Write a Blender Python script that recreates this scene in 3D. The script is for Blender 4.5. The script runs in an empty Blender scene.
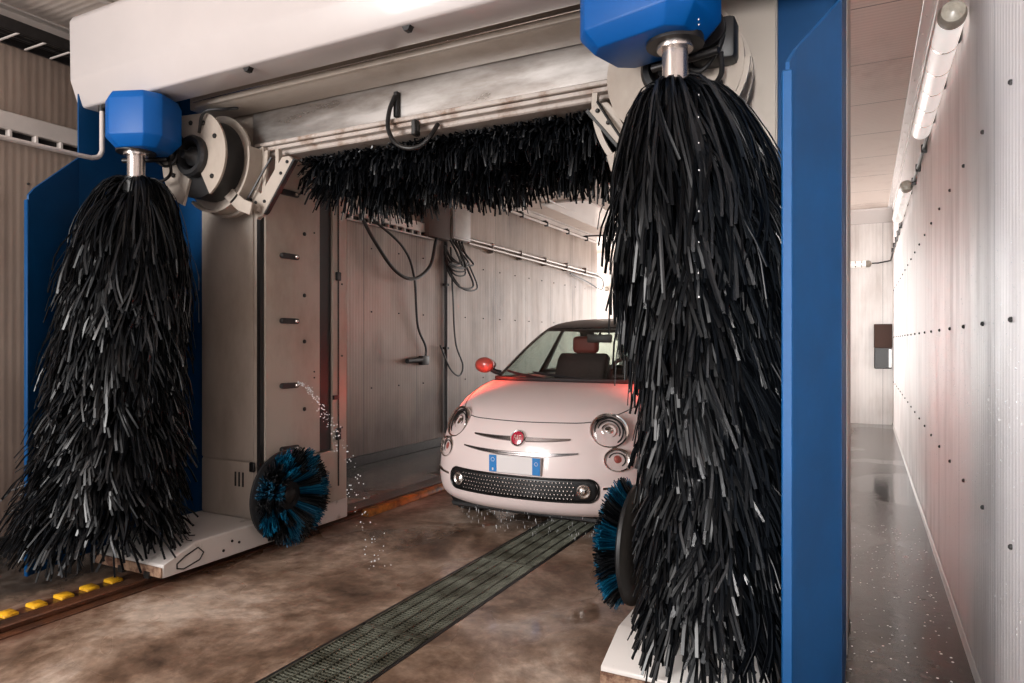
import bpy, bmesh, math, random
from mathutils import Vector, Matrix
random.seed(7)
PI = math.pi
sc = bpy.context.scene
COL = sc.collection
XC = -2.06                      # centre line of the wash gantry

# ------------------------------------------------------------------ materials
def new_mat(name):
    m = bpy.data.materials.new(name); m.use_nodes = True
    nt = m.node_tree; b = nt.nodes['Principled BSDF']
    return m, nt, b
def N(nt, t, **kw):
    n = nt.nodes.new(t)
    for k, v in kw.items():
        if k.startswith('i_'):
            n.inputs[k[2:].replace('_', ' ')].default_value = v
        else: setattr(n, k, v)
    return n
def rgba(c): return (c[0], c[1], c[2], 1.0)
def simple(name, col, rough=0.5, metal=0.0, var=0.0, vscale=6.0, bump=0.0, bscale=40.0, coat=0.0, spec=0.5, col2=None, lo=0.35, hi=0.7, rvar=0.0, stretch=None):
    m, nt, b = new_mat(name)
    b.inputs['Base Color'].default_value = rgba(col)
    b.inputs['Roughness'].default_value = rough
    b.inputs['Metallic'].default_value = metal
    b.inputs['Coat Weight'].default_value = coat
    b.inputs['Coat Roughness'].default_value = 0.06
    b.inputs['Specular IOR Level'].default_value = spec
    tc = N(nt, 'ShaderNodeTexCoord')
    src = tc.outputs['Object']
    if stretch:
        mp = N(nt, 'ShaderNodeMapping'); mp.inputs['Scale'].default_value = stretch
        nt.links.new(src, mp.inputs['Vector']); src = mp.outputs['Vector']
    if var > 0 or col2:
        no = N(nt, 'ShaderNodeTexNoise'); no.inputs['Scale'].default_value = vscale; no.inputs['Detail'].default_value = 6; no.inputs['Roughness'].default_value = 0.65
        nt.links.new(src, no.inputs['Vector'])
        cr = N(nt, 'ShaderNodeValToRGB')
        cr.color_ramp.elements[0].position = lo; cr.color_ramp.elements[1].position = hi
        c2 = col2 if col2 else tuple(max(0, c * (1 - var)) for c in col)
        cr.color_ramp.elements[0].color = rgba(c2); cr.color_ramp.elements[1].color = rgba(col)
        nt.links.new(no.outputs['Fac'], cr.inputs['Fac'])
        nt.links.new(cr.outputs['Color'], b.inputs['Base Color'])
        if rvar > 0:
            mr = N(nt, 'ShaderNodeMapRange'); mr.inputs['To Min'].default_value = max(0.03, rough - rvar); mr.inputs['To Max'].default_value = rough + rvar
            mr.inputs['From Min'].default_value = 0.3; mr.inputs['From Max'].default_value = 0.7
            nt.links.new(no.outputs['Fac'], mr.inputs['Value']); nt.links.new(mr.outputs['Result'], b.inputs['Roughness'])
    if bump > 0:
        nb = N(nt, 'ShaderNodeTexNoise'); nb.inputs['Scale'].default_value = bscale; nb.inputs['Detail'].default_value = 4
        nt.links.new(src, nb.inputs['Vector'])
        bp = N(nt, 'ShaderNodeBump'); bp.inputs['Strength'].default_value = bump; bp.inputs['Distance'].default_value = 0.01
        nt.links.new(nb.outputs['Fac'], bp.inputs['Height']); nt.links.new(bp.outputs['Normal'], b.inputs['Normal'])
    return m

def math_node(nt, op, a=None, b=None, clamp=False):
    n = nt.nodes.new('ShaderNodeMath'); n.operation = op; n.use_clamp = clamp
    for i, v in enumerate((a, b)):
        if v is None: continue
        if isinstance(v, (int, float)): n.inputs[i].default_value = v
        else: nt.links.new(v, n.inputs[i])
    return n.outputs[0]

def wall_mat(name, col, col_stain, axis='Y', seam=0.97, rib=0.05, rough=0.35, stain_lo=0.45, low_dirt=0.0, ribdark=0.12):
    """sandwich-panel cladding: fine vertical ribs, joints between panels, streaky dirt"""
    m, nt, b = new_mat(name)
    L = nt.links.new
    tc = N(nt, 'ShaderNodeTexCoord'); sx = N(nt, 'ShaderNodeSeparateXYZ'); L(tc.outputs['Object'], sx.inputs[0])
    a = sx.outputs[axis]; z = sx.outputs['Z']
    ph = math_node(nt, 'MULTIPLY', a, 2 * PI / rib)
    sn = math_node(nt, 'SINE', ph)
    ribv = math_node(nt, 'POWER', math_node(nt, 'MULTIPLY_ADD', sn, 0.5), 3.0)
    ribv.node.inputs[0].links[0].from_node.inputs[2].default_value = 0.5
    fr = math_node(nt, 'FRACT', math_node(nt, 'DIVIDE', math_node(nt, 'ADD', a, 20.0), seam))
    sm = math_node(nt, 'LESS_THAN', math_node(nt, 'ABSOLUTE', math_node(nt, 'SUBTRACT', fr, 0.5)), 0.006)
    # streaks, long in z
    mp = N(nt, 'ShaderNodeMapping'); mp.inputs['Scale'].default_value = (1.0, 1.0, 0.12) ; L(tc.outputs['Object'], mp.inputs['Vector'])
    n1 = N(nt, 'ShaderNodeTexNoise'); n1.inputs['Scale'].default_value = 5.0; n1.inputs['Detail'].default_value = 8; n1.inputs['Roughness'].default_value = 0.7
    L(mp.outputs['Vector'], n1.inputs['Vector'])
    n2 = N(nt, 'ShaderNodeTexNoise'); n2.inputs['Scale'].default_value = 1.1; n2.inputs['Detail'].default_value = 5
    L(tc.outputs['Object'], n2.inputs['Vector'])
    s = math_node(nt, 'MULTIPLY', n1.outputs['Fac'], n2.outputs['Fac'])
    mr = N(nt, 'ShaderNodeMapRange'); mr.inputs['From Min'].default_value = stain_lo * 0.36; mr.inputs['From Max'].default_value = stain_lo * 0.95
    L(s, mr.inputs['Value'])
    f = mr.outputs['Result']
    if low_dirt > 0:   # grime splashed up from the floor
        g = N(nt, 'ShaderNodeMapRange'); g.inputs['From Min'].default_value = 1.25; g.inputs['From Max'].default_value = 0.15; g.inputs['To Max'].default_value = low_dirt
        zz = math_node(nt, 'ADD', z, math_node(nt, 'MULTIPLY', math_node(nt, 'SUBTRACT', n1.outputs['Fac'], 0.5), 1.4))
        L(zz, g.inputs['Value'])
        f = math_node(nt, 'ADD', f, g.outputs['Result'], True)
    mx = N(nt, 'ShaderNodeMix', data_type='RGBA'); mx.inputs['A'].default_value = rgba(col); mx.inputs['B'].default_value = rgba(col_stain)
    L(f, mx.inputs['Factor'])
    d = math_node(nt, 'SUBTRACT', math_node(nt, 'SUBTRACT', 1.0, math_node(nt, 'MULTIPLY', sm, 0.55)), math_node(nt, 'MULTIPLY', ribv, ribdark))
    mu = N(nt, 'ShaderNodeMix', data_type='RGBA', blend_type='MULTIPLY'); mu.inputs['Factor'].default_value = 1.0
    cb = N(nt, 'ShaderNodeCombineColor'); L(d, cb.inputs[0]); L(d, cb.inputs[1]); L(d, cb.inputs[2])
    L(mx.outputs['Result'], mu.inputs['A']); L(cb.outputs[0], mu.inputs['B']); L(mu.outputs['Result'], b.inputs['Base Color'])
    b.inputs['Roughness'].default_value = rough
    rr = math_node(nt, 'MULTIPLY_ADD', n1.outputs['Fac'], 0.35); rr.node.inputs[2].default_value = rough - 0.15
    L(rr, b.inputs['Roughness'])
    hgt = math_node(nt, 'SUBTRACT', math_node(nt, 'MULTIPLY', sn, 0.25), sm)
    # beaded water
    vo = N(nt, 'ShaderNodeTexVoronoi'); vo.inputs['Scale'].default_value = 70
    L(tc.outputs['Object'], vo.inputs['Vector'])
    dr = math_node(nt, 'MULTIPLY', math_node(nt, 'SUBTRACT', 0.35, vo.outputs['Distance'], True), math_node(nt, 'MULTIPLY', n2.outputs['Fac'], 0.9))
    hgt = math_node(nt, 'ADD', hgt, dr)
    bp = N(nt, 'ShaderNodeBump'); bp.inputs['Strength'].default_value = 0.55; bp.inputs['Distance'].default_value = 0.004
    L(hgt, bp.inputs['Height']); L(bp.outputs['Normal'], b.inputs['Normal'])
    return m

def floor_mat():
    m, nt, b = new_mat('wet_concrete'); L = nt.links.new
    tc = N(nt, 'ShaderNodeTexCoord'); sx = N(nt, 'ShaderNodeSeparateXYZ'); L(tc.outputs['Object'], sx.inputs[0])
    n1 = N(nt, 'ShaderNodeTexNoise'); n1.inputs['Scale'].default_value = 1.5; n1.inputs['Detail'].default_value = 11; n1.inputs['Roughness'].default_value = 0.68; n1.inputs['Distortion'].default_value = 0.3
    L(tc.outputs['Object'], n1.inputs['Vector'])
    cr = N(nt, 'ShaderNodeValToRGB'); e = cr.color_ramp.elements
    e[0].position = 0.34; e[0].color = rgba((0.065, 0.038, 0.026)); e[1].position = 0.63; e[1].color = rgba((0.62, 0.49, 0.40))
    k = e.new(0.45); k.color = rgba((0.20, 0.125, 0.085)); k = e.new(0.54); k.color = rgba((0.38, 0.265, 0.195))
    L(n1.outputs['Fac'], cr.inputs['Fac'])
    n3 = N(nt, 'ShaderNodeTexNoise'); n3.inputs['Scale'].default_value = 14; n3.inputs['Detail'].default_value = 8; n3.inputs['Roughness'].default_value = 0.7
    L(tc.outputs['Object'], n3.inputs['Vector'])
    c3 = N(nt, 'ShaderNodeMapRange'); c3.inputs['From Min'].default_value = 0.3; c3.inputs['From Max'].default_value = 0.7; c3.inputs['To Min'].default_value = 0.55; c3.inputs['To Max'].default_value = 1.15
    L(n3.outputs['Fac'], c3.inputs['Value'])
    mu = N(nt, 'ShaderNodeMix', data_type='RGBA', blend_type='MULTIPLY'); mu.inputs['Factor'].default_value = 1
    cb = N(nt, 'ShaderNodeCombineColor'); [L(c3.outputs['Result'], cb.inputs[i]) for i in range(3)]
    L(cr.outputs['Color'], mu.inputs['A']); L(cb.outputs[0], mu.inputs['B'])
    # rust-stained band along the rail, near-black bands beside the two walls
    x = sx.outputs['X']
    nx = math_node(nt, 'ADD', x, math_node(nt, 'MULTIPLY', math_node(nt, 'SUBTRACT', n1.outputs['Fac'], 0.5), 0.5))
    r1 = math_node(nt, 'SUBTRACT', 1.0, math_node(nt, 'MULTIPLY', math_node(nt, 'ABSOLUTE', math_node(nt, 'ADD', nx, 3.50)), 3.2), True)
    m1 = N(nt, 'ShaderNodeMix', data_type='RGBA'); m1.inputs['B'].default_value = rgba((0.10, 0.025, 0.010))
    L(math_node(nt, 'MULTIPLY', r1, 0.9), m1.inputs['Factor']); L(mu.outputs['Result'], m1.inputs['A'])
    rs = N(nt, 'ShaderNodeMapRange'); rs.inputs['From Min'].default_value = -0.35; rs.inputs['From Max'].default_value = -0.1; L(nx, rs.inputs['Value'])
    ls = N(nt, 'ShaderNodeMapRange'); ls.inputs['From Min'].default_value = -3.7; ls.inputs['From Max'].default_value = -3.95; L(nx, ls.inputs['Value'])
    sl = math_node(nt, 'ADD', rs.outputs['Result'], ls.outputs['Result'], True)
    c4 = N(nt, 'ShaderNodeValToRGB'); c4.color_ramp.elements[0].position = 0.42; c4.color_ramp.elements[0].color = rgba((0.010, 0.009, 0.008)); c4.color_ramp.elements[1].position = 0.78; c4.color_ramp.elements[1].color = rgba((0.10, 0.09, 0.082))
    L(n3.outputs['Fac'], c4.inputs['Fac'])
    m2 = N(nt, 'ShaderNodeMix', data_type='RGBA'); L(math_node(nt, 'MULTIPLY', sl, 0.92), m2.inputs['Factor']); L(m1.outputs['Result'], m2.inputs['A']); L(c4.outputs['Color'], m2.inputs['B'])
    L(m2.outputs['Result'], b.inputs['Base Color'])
    # standing water
    n2 = N(nt, 'ShaderNodeTexNoise'); n2.inputs['Scale'].default_value = 0.9; n2.inputs['Detail'].default_value = 3; n2.inputs['Distortion'].default_value = 0.8
    mp = N(nt, 'ShaderNodeMapping'); mp.inputs['Location'].default_value = (3.1, 1.7, 0); L(tc.outputs['Object'], mp.inputs['Vector']); L(mp.outputs['Vector'], n2.inputs['Vector'])
    w = N(nt, 'ShaderNodeMapRange'); w.inputs['From Min'].default_value = 0.44; w.inputs['From Max'].default_value = 0.56; L(n2.outputs['Fac'], w.inputs['Value'])
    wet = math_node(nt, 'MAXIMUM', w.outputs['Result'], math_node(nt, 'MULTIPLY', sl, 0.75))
    rg = N(nt, 'ShaderNodeMapRange'); rg.inputs['To Min'].default_value = 0.48; rg.inputs['To Max'].default_value = 0.10; L(wet, rg.inputs['Value'])
    L(rg.outputs['Result'], b.inputs['Roughness'])
    b.inputs['Specular IOR Level'].default_value = 0.5
    bp = N(nt, 'ShaderNodeBump'); bp.inputs['Distance'].default_value = 0.004
    st = N(nt, 'ShaderNodeMapRange'); st.inputs['To Min'].default_value = 0.7; st.inputs['To Max'].default_value = 0.10; L(wet, st.inputs['Value']); L(st.outputs['Result'], bp.inputs['Strength'])
    n4 = N(nt, 'ShaderNodeTexNoise'); n4.inputs['Scale'].default_value = 22; n4.inputs['Detail'].default_value = 5; L(tc.outputs['Object'], n4.inputs['Vector'])
    L(n4.outputs['Fac'], bp.inputs['Height']); L(bp.outputs['Normal'], b.inputs['Normal'])
    return m

def bristle_mat(name, c1, c2, rough=0.35, spec=0.6):
    m, nt, b = new_mat(name); L = nt.links.new
    g = N(nt, 'ShaderNodeNewGeometry')
    cr = N(nt, 'ShaderNodeValToRGB'); cr.color_ramp.elements[0].color = rgba(c1); cr.color_ramp.elements[1].color = rgba(c2)
    cr.color_ramp.elements[0].position = 0.3
    L(g.outputs['Random Per Island'], cr.inputs['Fac']); L(cr.outputs['Color'], b.inputs['Base Color'])
    b.inputs['Roughness'].default_value = rough
    mr = N(nt, 'ShaderNodeMapRange'); mr.inputs['From Min'].default_value = 0.45; mr.inputs['From Max'].default_value = 1.0; mr.inputs['To Min'].default_value = spec * 0.22; mr.inputs['To Max'].default_value = spec * 1.5
    L(g.outputs['Random Per Island'], mr.inputs['Value']); L(mr.outputs['Result'], b.inputs['Specular IOR Level'])
    return m

def glass_mat(name, tint=(0.8, 0.85, 0.85), rough=0.02, bump=0.0):
    m = bpy.data.materials.new(name); m.use_nodes = True; nt = m.node_tree; nt.nodes.clear(); L = nt.links.new
    o = N(nt, 'ShaderNodeOutputMaterial'); t = N(nt, 'ShaderNodeBsdfTransparent'); t.inputs[0].default_value = rgba(tint)
    g = N(nt, 'ShaderNodeBsdfGlossy'); g.inputs['Roughness'].default_value = rough
    lw = N(nt, 'ShaderNodeLayerWeight'); lw.inputs['Blend'].default_value = 0.5
    fz = math_node(nt, 'ADD', math_node(nt, 'MULTIPLY', math_node(nt, 'POWER', lw.outputs['Facing'], 5.0), 0.9), 0.035)
    mx = N(nt, 'ShaderNodeMixShader'); L(fz, mx.inputs[0]); L(t.outputs[0], mx.inputs[1]); L(g.outputs[0], mx.inputs[2]); L(mx.outputs[0], o.inputs[0])
    if bump:
        tc = N(nt, 'ShaderNodeTexCoord'); v = N(nt, 'ShaderNodeTexVoronoi'); v.inputs['Scale'].default_value = 60; L(tc.outputs['Object'], v.inputs['Vector'])
        bp = N(nt, 'ShaderNodeBump'); bp.inputs['Strength'].default_value = bump; bp.inputs['Distance'].default_value = 0.01
        L(math_node(nt, 'SUBTRACT', 0.4, v.outputs['Distance'], True), bp.inputs['Height']); L(bp.outputs['Normal'], g.inputs['Normal'])
    return m
def emit_mat(name, col, s):
    m, nt, b = new_mat(name); b.inputs['Base Color'].default_value = rgba(col); b.inputs['Emission Color'].default_value = rgba(col); b.inputs['Emission Strength'].default_value = s; b.inputs['Roughness'].default_value = 0.3
    return m

M = dict(
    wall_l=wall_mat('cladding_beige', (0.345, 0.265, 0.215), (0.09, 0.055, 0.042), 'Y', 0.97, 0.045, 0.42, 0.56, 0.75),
    wall_r=wall_mat('cladding_white', (0.88, 0.825, 0.81), (0.34, 0.28, 0.26), 'Y', 0.97, 0.05, 0.45, 0.62, 0.35, 0.05),
    wall_f=wall_mat('cladding_end', (0.86, 0.82, 0.79), (0.45, 0.38, 0.34), 'X', 0.5, 0.05, 0.35, 0.6, 0.15, 0.05),
    ceil=wall_mat('ceiling_panel', (0.76, 0.665, 0.60), (0.46, 0.37, 0.32), 'Y', 0.97, 0.045, 0.5, 0.7, 0.0, 0.10),
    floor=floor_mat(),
    white=simple('white_coat', (0.56, 0.515, 0.505), 0.32, var=0.06, vscale=2.0, coat=0.2),
    cream=simple('cream_coat', (0.47, 0.41, 0.355), 0.38, col2=(0.33, 0.27, 0.22), vscale=2.2, lo=0.3, hi=0.55, stretch=(1, 1, 0.5)),
    ledge=simple('ledge_coat', (0.50, 0.44, 0.40), 0.4, col2=(0.28, 0.19, 0.14), vscale=9, lo=0.33, hi=0.5),
    foot=simple('worn_white_coat', (0.72, 0.68, 0.65), 0.30, col2=(0.20, 0.15, 0.12), vscale=5, lo=0.28, hi=0.42),
    rust=simple('rust', (0.42, 0.27, 0.18), 0.7, col2=(0.12, 0.05, 0.03), vscale=22, lo=0.4, hi=0.6, bump=0.3),
    steel=simple('brushed_steel', (0.50, 0.47, 0.45), 0.33, metal=0.75, col2=(0.27, 0.235, 0.21), vscale=2.5, lo=0.36, hi=0.62, rvar=0.1, stretch=(0.6, 1, 2.5)),
    chrome=simple('chrome', (0.75, 0.72, 0.70), 0.12, metal=1.0),
    trimchrome=simple('dark_chrome', (0.22, 0.20, 0.20), 0.22, metal=1.0),
    satin=simple('satin_steel', (0.62, 0.56, 0.53), 0.25, metal=0.9),
    blue=simple('blue_plastic', (0.0003, 0.052, 0.165), 0.5, var=0.25, vscale=3, coat=0.0, spec=0.22),
    bluebox=simple('blue_housing', (0.0004, 0.085, 0.33), 0.42, coat=0.0, spec=0.25),
    black=simple('black_rubber', (0.012, 0.012, 0.013), 0.45),
    dark=simple('dark_metal', (0.035, 0.032, 0.032), 0.42, metal=0.4, var=0.5, vscale=20),
    cable=simple('black_cable', (0.015, 0.014, 0.014), 0.4),
    strips=bristle_mat('brush_strips', (0.0011, 0.0014, 0.0020), (0.009, 0.011, 0.014), 0.34, 0.38),
    tblue=bristle_mat('blue_hair', (0.0, 0.04, 0.09), (0.004, 0.15, 0.28), 0.4, 0.4),
    tblack=bristle_mat('black_hair', (0.004, 0.005, 0.006), (0.02, 0.022, 0.026), 0.4, 0.4),
    yellow=simple('yellow_paint', (0.80, 0.42, 0.02), 0.4, col2=(0.35, 0.13, 0.01), vscale=25, lo=0.3, hi=0.5),
    orange=simple('orange_paint', (0.60, 0.24, 0.04), 0.4, col2=(0.12, 0.045, 0.02), vscale=10, lo=0.35, hi=0.6),
    grate=simple('galvanised_grate', (0.30, 0.31, 0.25), 0.38, metal=0.6, col2=(0.07, 0.065, 0.045), vscale=5),
    duct=simple('white_duct', (0.66, 0.60, 0.56), 0.4, var=0.15, vscale=4),
    pipe=simple('grey_pipe', (0.55, 0.50, 0.47), 0.28),
    boxgrey=simple('grey_plastic', (0.42, 0.38, 0.355), 0.45, var=0.2, vscale=6),
    paint=simple('car_paint', (0.82, 0.69, 0.67), 0.36, coat=0.35),
    coral=simple('coral_red', (0.42, 0.10, 0.08), 0.28, coat=1.0),  # on the mirror caps this colour stands in for red light
    roof=simple('black_roof_paint', (0.008, 0.007, 0.007), 0.35, coat=0.1, spec=0.3),
    glass=glass_mat('windscreen_glass', (0.82, 0.86, 0.84), 0.03, 0.5),
    sideglass=glass_mat('side_glass', (0.60, 0.70, 0.63), 0.05, 0.4),
    clear=glass_mat('lamp_glass', (0.95, 0.95, 0.95), 0.01),
    lampwhite=simple('lamp_tube_plastic', (0.86, 0.82, 0.80), 0.22, coat=0.3),
    tubeend=simple('lamp_end_cap', (0.40, 0.36, 0.30), 0.3, var=0.4, vscale=30),
    plate=simple('plate_white', (0.80, 0.76, 0.76), 0.4),
    euroblue=simple('plate_blue', (0.01, 0.20, 0.55), 0.4),
    badge=simple('badge_red', (0.45, 0.01, 0.04), 0.25, coat=1.0),
    grille=simple('grille_black', (0.010, 0.010, 0.011), 0.35),
    seat=simple('seat_fabric', (0.055, 0.045, 0.043), 0.8, var=0.5, vscale=50),
    redseat=simple('red_headrest', (0.22, 0.04, 0.03), 0.6),
    interior=simple('cabin_plastic', (0.02, 0.019, 0.019), 0.5),
    seam=simple('panel_gap', (0.008, 0.007, 0.007), 0.6),
    brown=simple('brown_cover', (0.06, 0.03, 0.022), 0.8),
    rusty=simple('wet_rusty_steel', (0.12, 0.045, 0.022), 0.28, col2=(0.025, 0.016, 0.013), vscale=5, lo=0.35, hi=0.6, bump=0.3, bscale=60),
    ground=simple('outdoor_concrete', (0.45, 0.42, 0.40), 0.6, var=0.2),
    water=glass_mat('water', (0.96, 0.97, 0.98), 0.0),
    conduit=simple('conduit_shiny', (0.34, 0.30, 0.28), 0.3, metal=0.4),
    droplet=simple('droplet', (0.75, 0.76, 0.78), 0.08, coat=1.0),  # opaque pale colour stands in for the highlights on clear drops
    lampon=emit_mat('lamp_on', (0.95, 0.90, 0.86), 0.45),
)

# ------------------------------------------------------------------ mesh helpers
class MB:
    def __init__(s): s.V = []; s.F = []
    def add(s, V, F):
        o = len(s.V); s.V += [tuple(v) for v in V]; s.F += [tuple(i + o for i in f) for f in F]; return s
    def bm(s, bm, mtx=None):
        bm.verts.index_update()
        s.add([(mtx @ v.co if mtx else v.co) for v in bm.verts], [[v.index for v in f.verts] for f in bm.faces]); bm.free(); return s
    def box(s, x0, x1, y0, y1, z0, z1, bev=0.0, seg=1, mtx=None):
        b = bmesh.new(); bmesh.ops.create_cube(b, size=1)
        for v in b.verts: v.co = Vector(((x0 + x1) / 2 + v.co.x * (x1 - x0), (y0 + y1) / 2 + v.co.y * (y1 - y0), (z0 + z1) / 2 + v.co.z * (z1 - z0)))
        if bev > 0: bmesh.ops.bevel(b, geom=b.edges[:], offset=bev, segments=seg, affect='EDGES', profile=0.5)
        return s.bm(b, mtx)
    def prism(s, poly, axis, a, b_, bev=0.0, seg=1, mtx=None):
        """poly: 2-D points in the plane normal to axis (x: (y,z); y: (x,z); z: (x,y)), extruded a..b_"""
        f = {'x': lambda p, t: (t, p[0], p[1]), 'y': lambda p, t: (p[0], t, p[1]), 'z': lambda p, t: (p[0], p[1], t)}[axis]
        b = bmesh.new(); A = [b.verts.new(f(p, a)) for p in poly]; B = [b.verts.new(f(p, b_)) for p in poly]
        n = len(poly); b.faces.new(A); b.faces.new(B[::-1])
        for i in range(n): b.faces.new((A[i], B[i], B[(i + 1) % n], A[(i + 1) % n]))
        bmesh.ops.recalc_face_normals(b, faces=b.faces)
        if bev > 0: bmesh.ops.bevel(b, geom=b.edges[:], offset=bev, segments=seg, affect='EDGES', profile=0.5)
        return s.bm(b, mtx)
    def tube(s, pts, r, seg=10, cap=True, radii=None):
        pts = [Vector(p) for p in pts]; n = len(pts); V = []; F = []
        t0 = (pts[1] - pts[0]).normalized(); up = Vector((0, 0, 1)) if abs(t0.z) < 0.9 else Vector((1, 0, 0))
        u = t0.cross(up).normalized()
        for i, p in enumerate(pts):
            t = ((pts[min(i + 1, n - 1)] - pts[max(i - 1, 0)])).normalized()
            u = (u - t * u.dot(t)).normalized(); w = t.cross(u); rr = radii[i] if radii else r
            for k in range(seg):
                a = 2 * PI * k / seg; V.append(p + (u * math.cos(a) + w * math.sin(a)) * rr)
        for i in range(n - 1):
            for k in range(seg):
                k2 = (k + 1) % seg; F.append((i * seg + k, i * seg + k2, (i + 1) * seg + k2, (i + 1) * seg + k))
        if cap: F.append(tuple(range(seg))[::-1]); F.append(tuple((n - 1) * seg + k for k in range(seg)))
        return s.add(V, F)
    def cyl(s, p0, p1, r, seg=24, r1=None): return s.tube([p0, p1], r, seg, True, [r, r if r1 is None else r1])
    def lathe(s, prof, mtx=None, seg=32, closed=False, sx=1.0, sy=1.0, cap0=True):
        """prof: (radius, height) turned round local z"""
        mtx = mtx or Matrix(); V = []; F = []; n = len(prof)
        for (r, h) in prof:
            for k in range(seg):
                a = 2 * PI * k / seg; V.append(mtx @ Vector((r * sx * math.cos(a), r * sy * math.sin(a), h)))
        for i in range(n if closed else n - 1):
            i2 = (i + 1) % n
            for k in range(seg):
                k2 = (k + 1) % seg; F.append((i * seg + k, i * seg + k2, i2 * seg + k2, i2 * seg + k))
        if not closed:
            if cap0: F.append(tuple(range(seg))[::-1])
            F.append(tuple((n - 1) * seg + k for k in range(seg)))
        return s.add(V, F)
    def ball(s, c, r, sub=2, sc3=(1, 1, 1), mtx=None):
        b = bmesh.new(); bmesh.ops.create_icosphere(b, subdivisions=sub, radius=r)
        for v in b.verts:
            p = Vector((v.co.x * sc3[0], v.co.y * sc3[1], v.co.z * sc3[2]))
            v.co = (mtx @ p if mtx else p) + Vector(c)
        return s.bm(b)
    def mirror(s): s.V = [(2 * XC - v[0], v[1], v[2]) for v in s.V]; s.F = [f[::-1] for f in s.F]; return s

def wloc(o):
    p = Vector((0, 0, 0))
    while o: p += o.location; o = o.parent
    return p
def obj(name, mb, mat, parent=None, label=None, smooth=40, recalc=True, kind=None):
    me = bpy.data.meshes.new(name)
    off = wloc(parent)
    me.from_pydata([(v[0] - off.x, v[1] - off.y, v[2] - off.z) for v in mb.V], [], mb.F)
    if recalc:
        b = bmesh.new(); b.from_mesh(me); bmesh.ops.recalc_face_normals(b, faces=b.faces); b.to_mesh(me); b.free()
    me.materials.append(mat)
    if smooth:
        me.shade_smooth()
        me.set_sharp_from_angle(angle=math.radians(smooth))
    me.update()
    o = bpy.data.objects.new(name, me); COL.objects.link(o)
    if parent: o.parent = parent
    if label: o['label'] = label
    if kind: o['kind'] = kind
    return o
def islands(mb):
    par = list(range(len(mb.V)))
    def fd(i):
        while par[i] != i: par[i] = par[par[i]]; i = par[i]
        return i
    for f in mb.F:
        a = fd(f[0])
        for v in f[1:]:
            b = fd(v)
            if a != b: par[b] = a
    out = {}
    for f in mb.F: out.setdefault(fd(f[0]), []).append(f)
    res = []
    for fs in out.values():
        idx = {}; m = MB()
        for f in fs:
            for v in f:
                if v not in idx: idx[v] = len(m.V); m.V.append(mb.V[v])
        m.F = [tuple(idx[v] for v in f) for f in fs]; res.append(m)
    return res
def objs(name, mb, mat, parent=None, label=None, **k):
    """one object per loose piece"""
    return [obj(name, m, mat, parent, label, **k) for m in islands(mb)]
def thing(name, label, cat, loc=(0, 0, 0), group=None):
    o = bpy.data.objects.new(name, None); o.empty_display_size = 0.1; COL.objects.link(o); o.location = loc
    return tag(o, label, cat, group)
def tag(o, label, cat, group=None):
    o['label'] = label; o['category'] = cat
    if group: o['group'] = group
    return o
def struct(name, mb, mat, parent=None, **k):
    return obj(name, mb, mat, parent, kind='structure', **k)

def axis_mtx(c, d):
    """matrix whose z axis points along d, at c, x kept horizontal"""
    d = Vector(d).normalized(); x = Vector((0, 0, 1)).cross(d)
    x = x.normalized() if x.length > 1e-4 else Vector((1, 0, 0)); y = d.cross(x)
    m = Matrix((x, y, d)).transposed().to_4x4(); m.translation = Vector(c); return m
def smooth_path(pts, k=6):
    pts = [Vector(p) for p in pts]; P = [pts[0] * 2 - pts[1]] + pts + [pts[-1] * 2 - pts[-2]]; out = []
    for i in range(1, len(P) - 2):
        a, b, c, d = P[i - 1:i + 3]
        for j in range(k):
            t = j / k; out.append(0.5 * ((2 * b) + (c - a) * t + (2 * a - 5 * b + 4 * c - d) * t * t + (3 * b - a - 3 * c + d) * t ** 3))
    out.append(pts[-1]); return out

# ------------------------------------------------------------------ the setting
XL, XR, ZC = -4.72, 0.388, 3.36
Y0, YE, YB = -2.2, 12.16, 15.1
GX0, GX1 = -2.05, -1.685      # drain channel
f = MB()
f.box(XL - 2.2, GX0, Y0, YB + 1, -0.2, 0)
f.box(GX1, XR + 0.2, Y0, YB + 1, -0.2, 0)
f.box(GX0, GX1, 8.6, YB + 1, -0.2, 0)
f.box(GX0, GX1, Y0, 8.6, -0.3, -0.16)
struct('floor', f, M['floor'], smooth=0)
f = MB(); f.box(-14, 10, YB + 1.0, 32, -0.2, -0.02); f.box(-14, 10, -12, Y0, -0.2, -0.02)
struct('ground', f, M['ground'], smooth=0)
f = MB(); f.box(XL - 2.2, XR + 0.2, Y0, YB, ZC, ZC + 0.15); struct('ceiling', f, M['ceil'], smooth=0)
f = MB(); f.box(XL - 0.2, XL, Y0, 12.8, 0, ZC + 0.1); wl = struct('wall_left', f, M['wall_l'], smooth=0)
f = MB(); f.box(XR, XR + 0.2, Y0, YE + 0.2, 0, ZC + 0.1); wr = struct('wall_right', f, M['wall_r'], smooth=0)
f = MB(); f.box(-0.62, XR, YE, YE + 0.12, 0, ZC); f.box(-0.62, -0.5, YE + .12, YB, 0, ZC); wf = struct('wall_back', f, M['wall_f'], smooth=0)
f = MB(); f.box(XL - 2.2, -5.02, YB, YB + 0.15, 0, ZC); f.box(-5.02, -0.5, YB, YB + 0.15, 3.17, ZC); struct('wall_end', f, M['wall_f'], smooth=0)
f = MB(); f.box(-5.02, -4.88, YB - 0.04, YB + 0.18, 0, 3.17, 0.01); f.box(-4.88, -0.62, YB - 0.04, YB + 0.18, 3.05, 3.17, 0.01)
struct('door_1', f, M['dark'])
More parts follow.
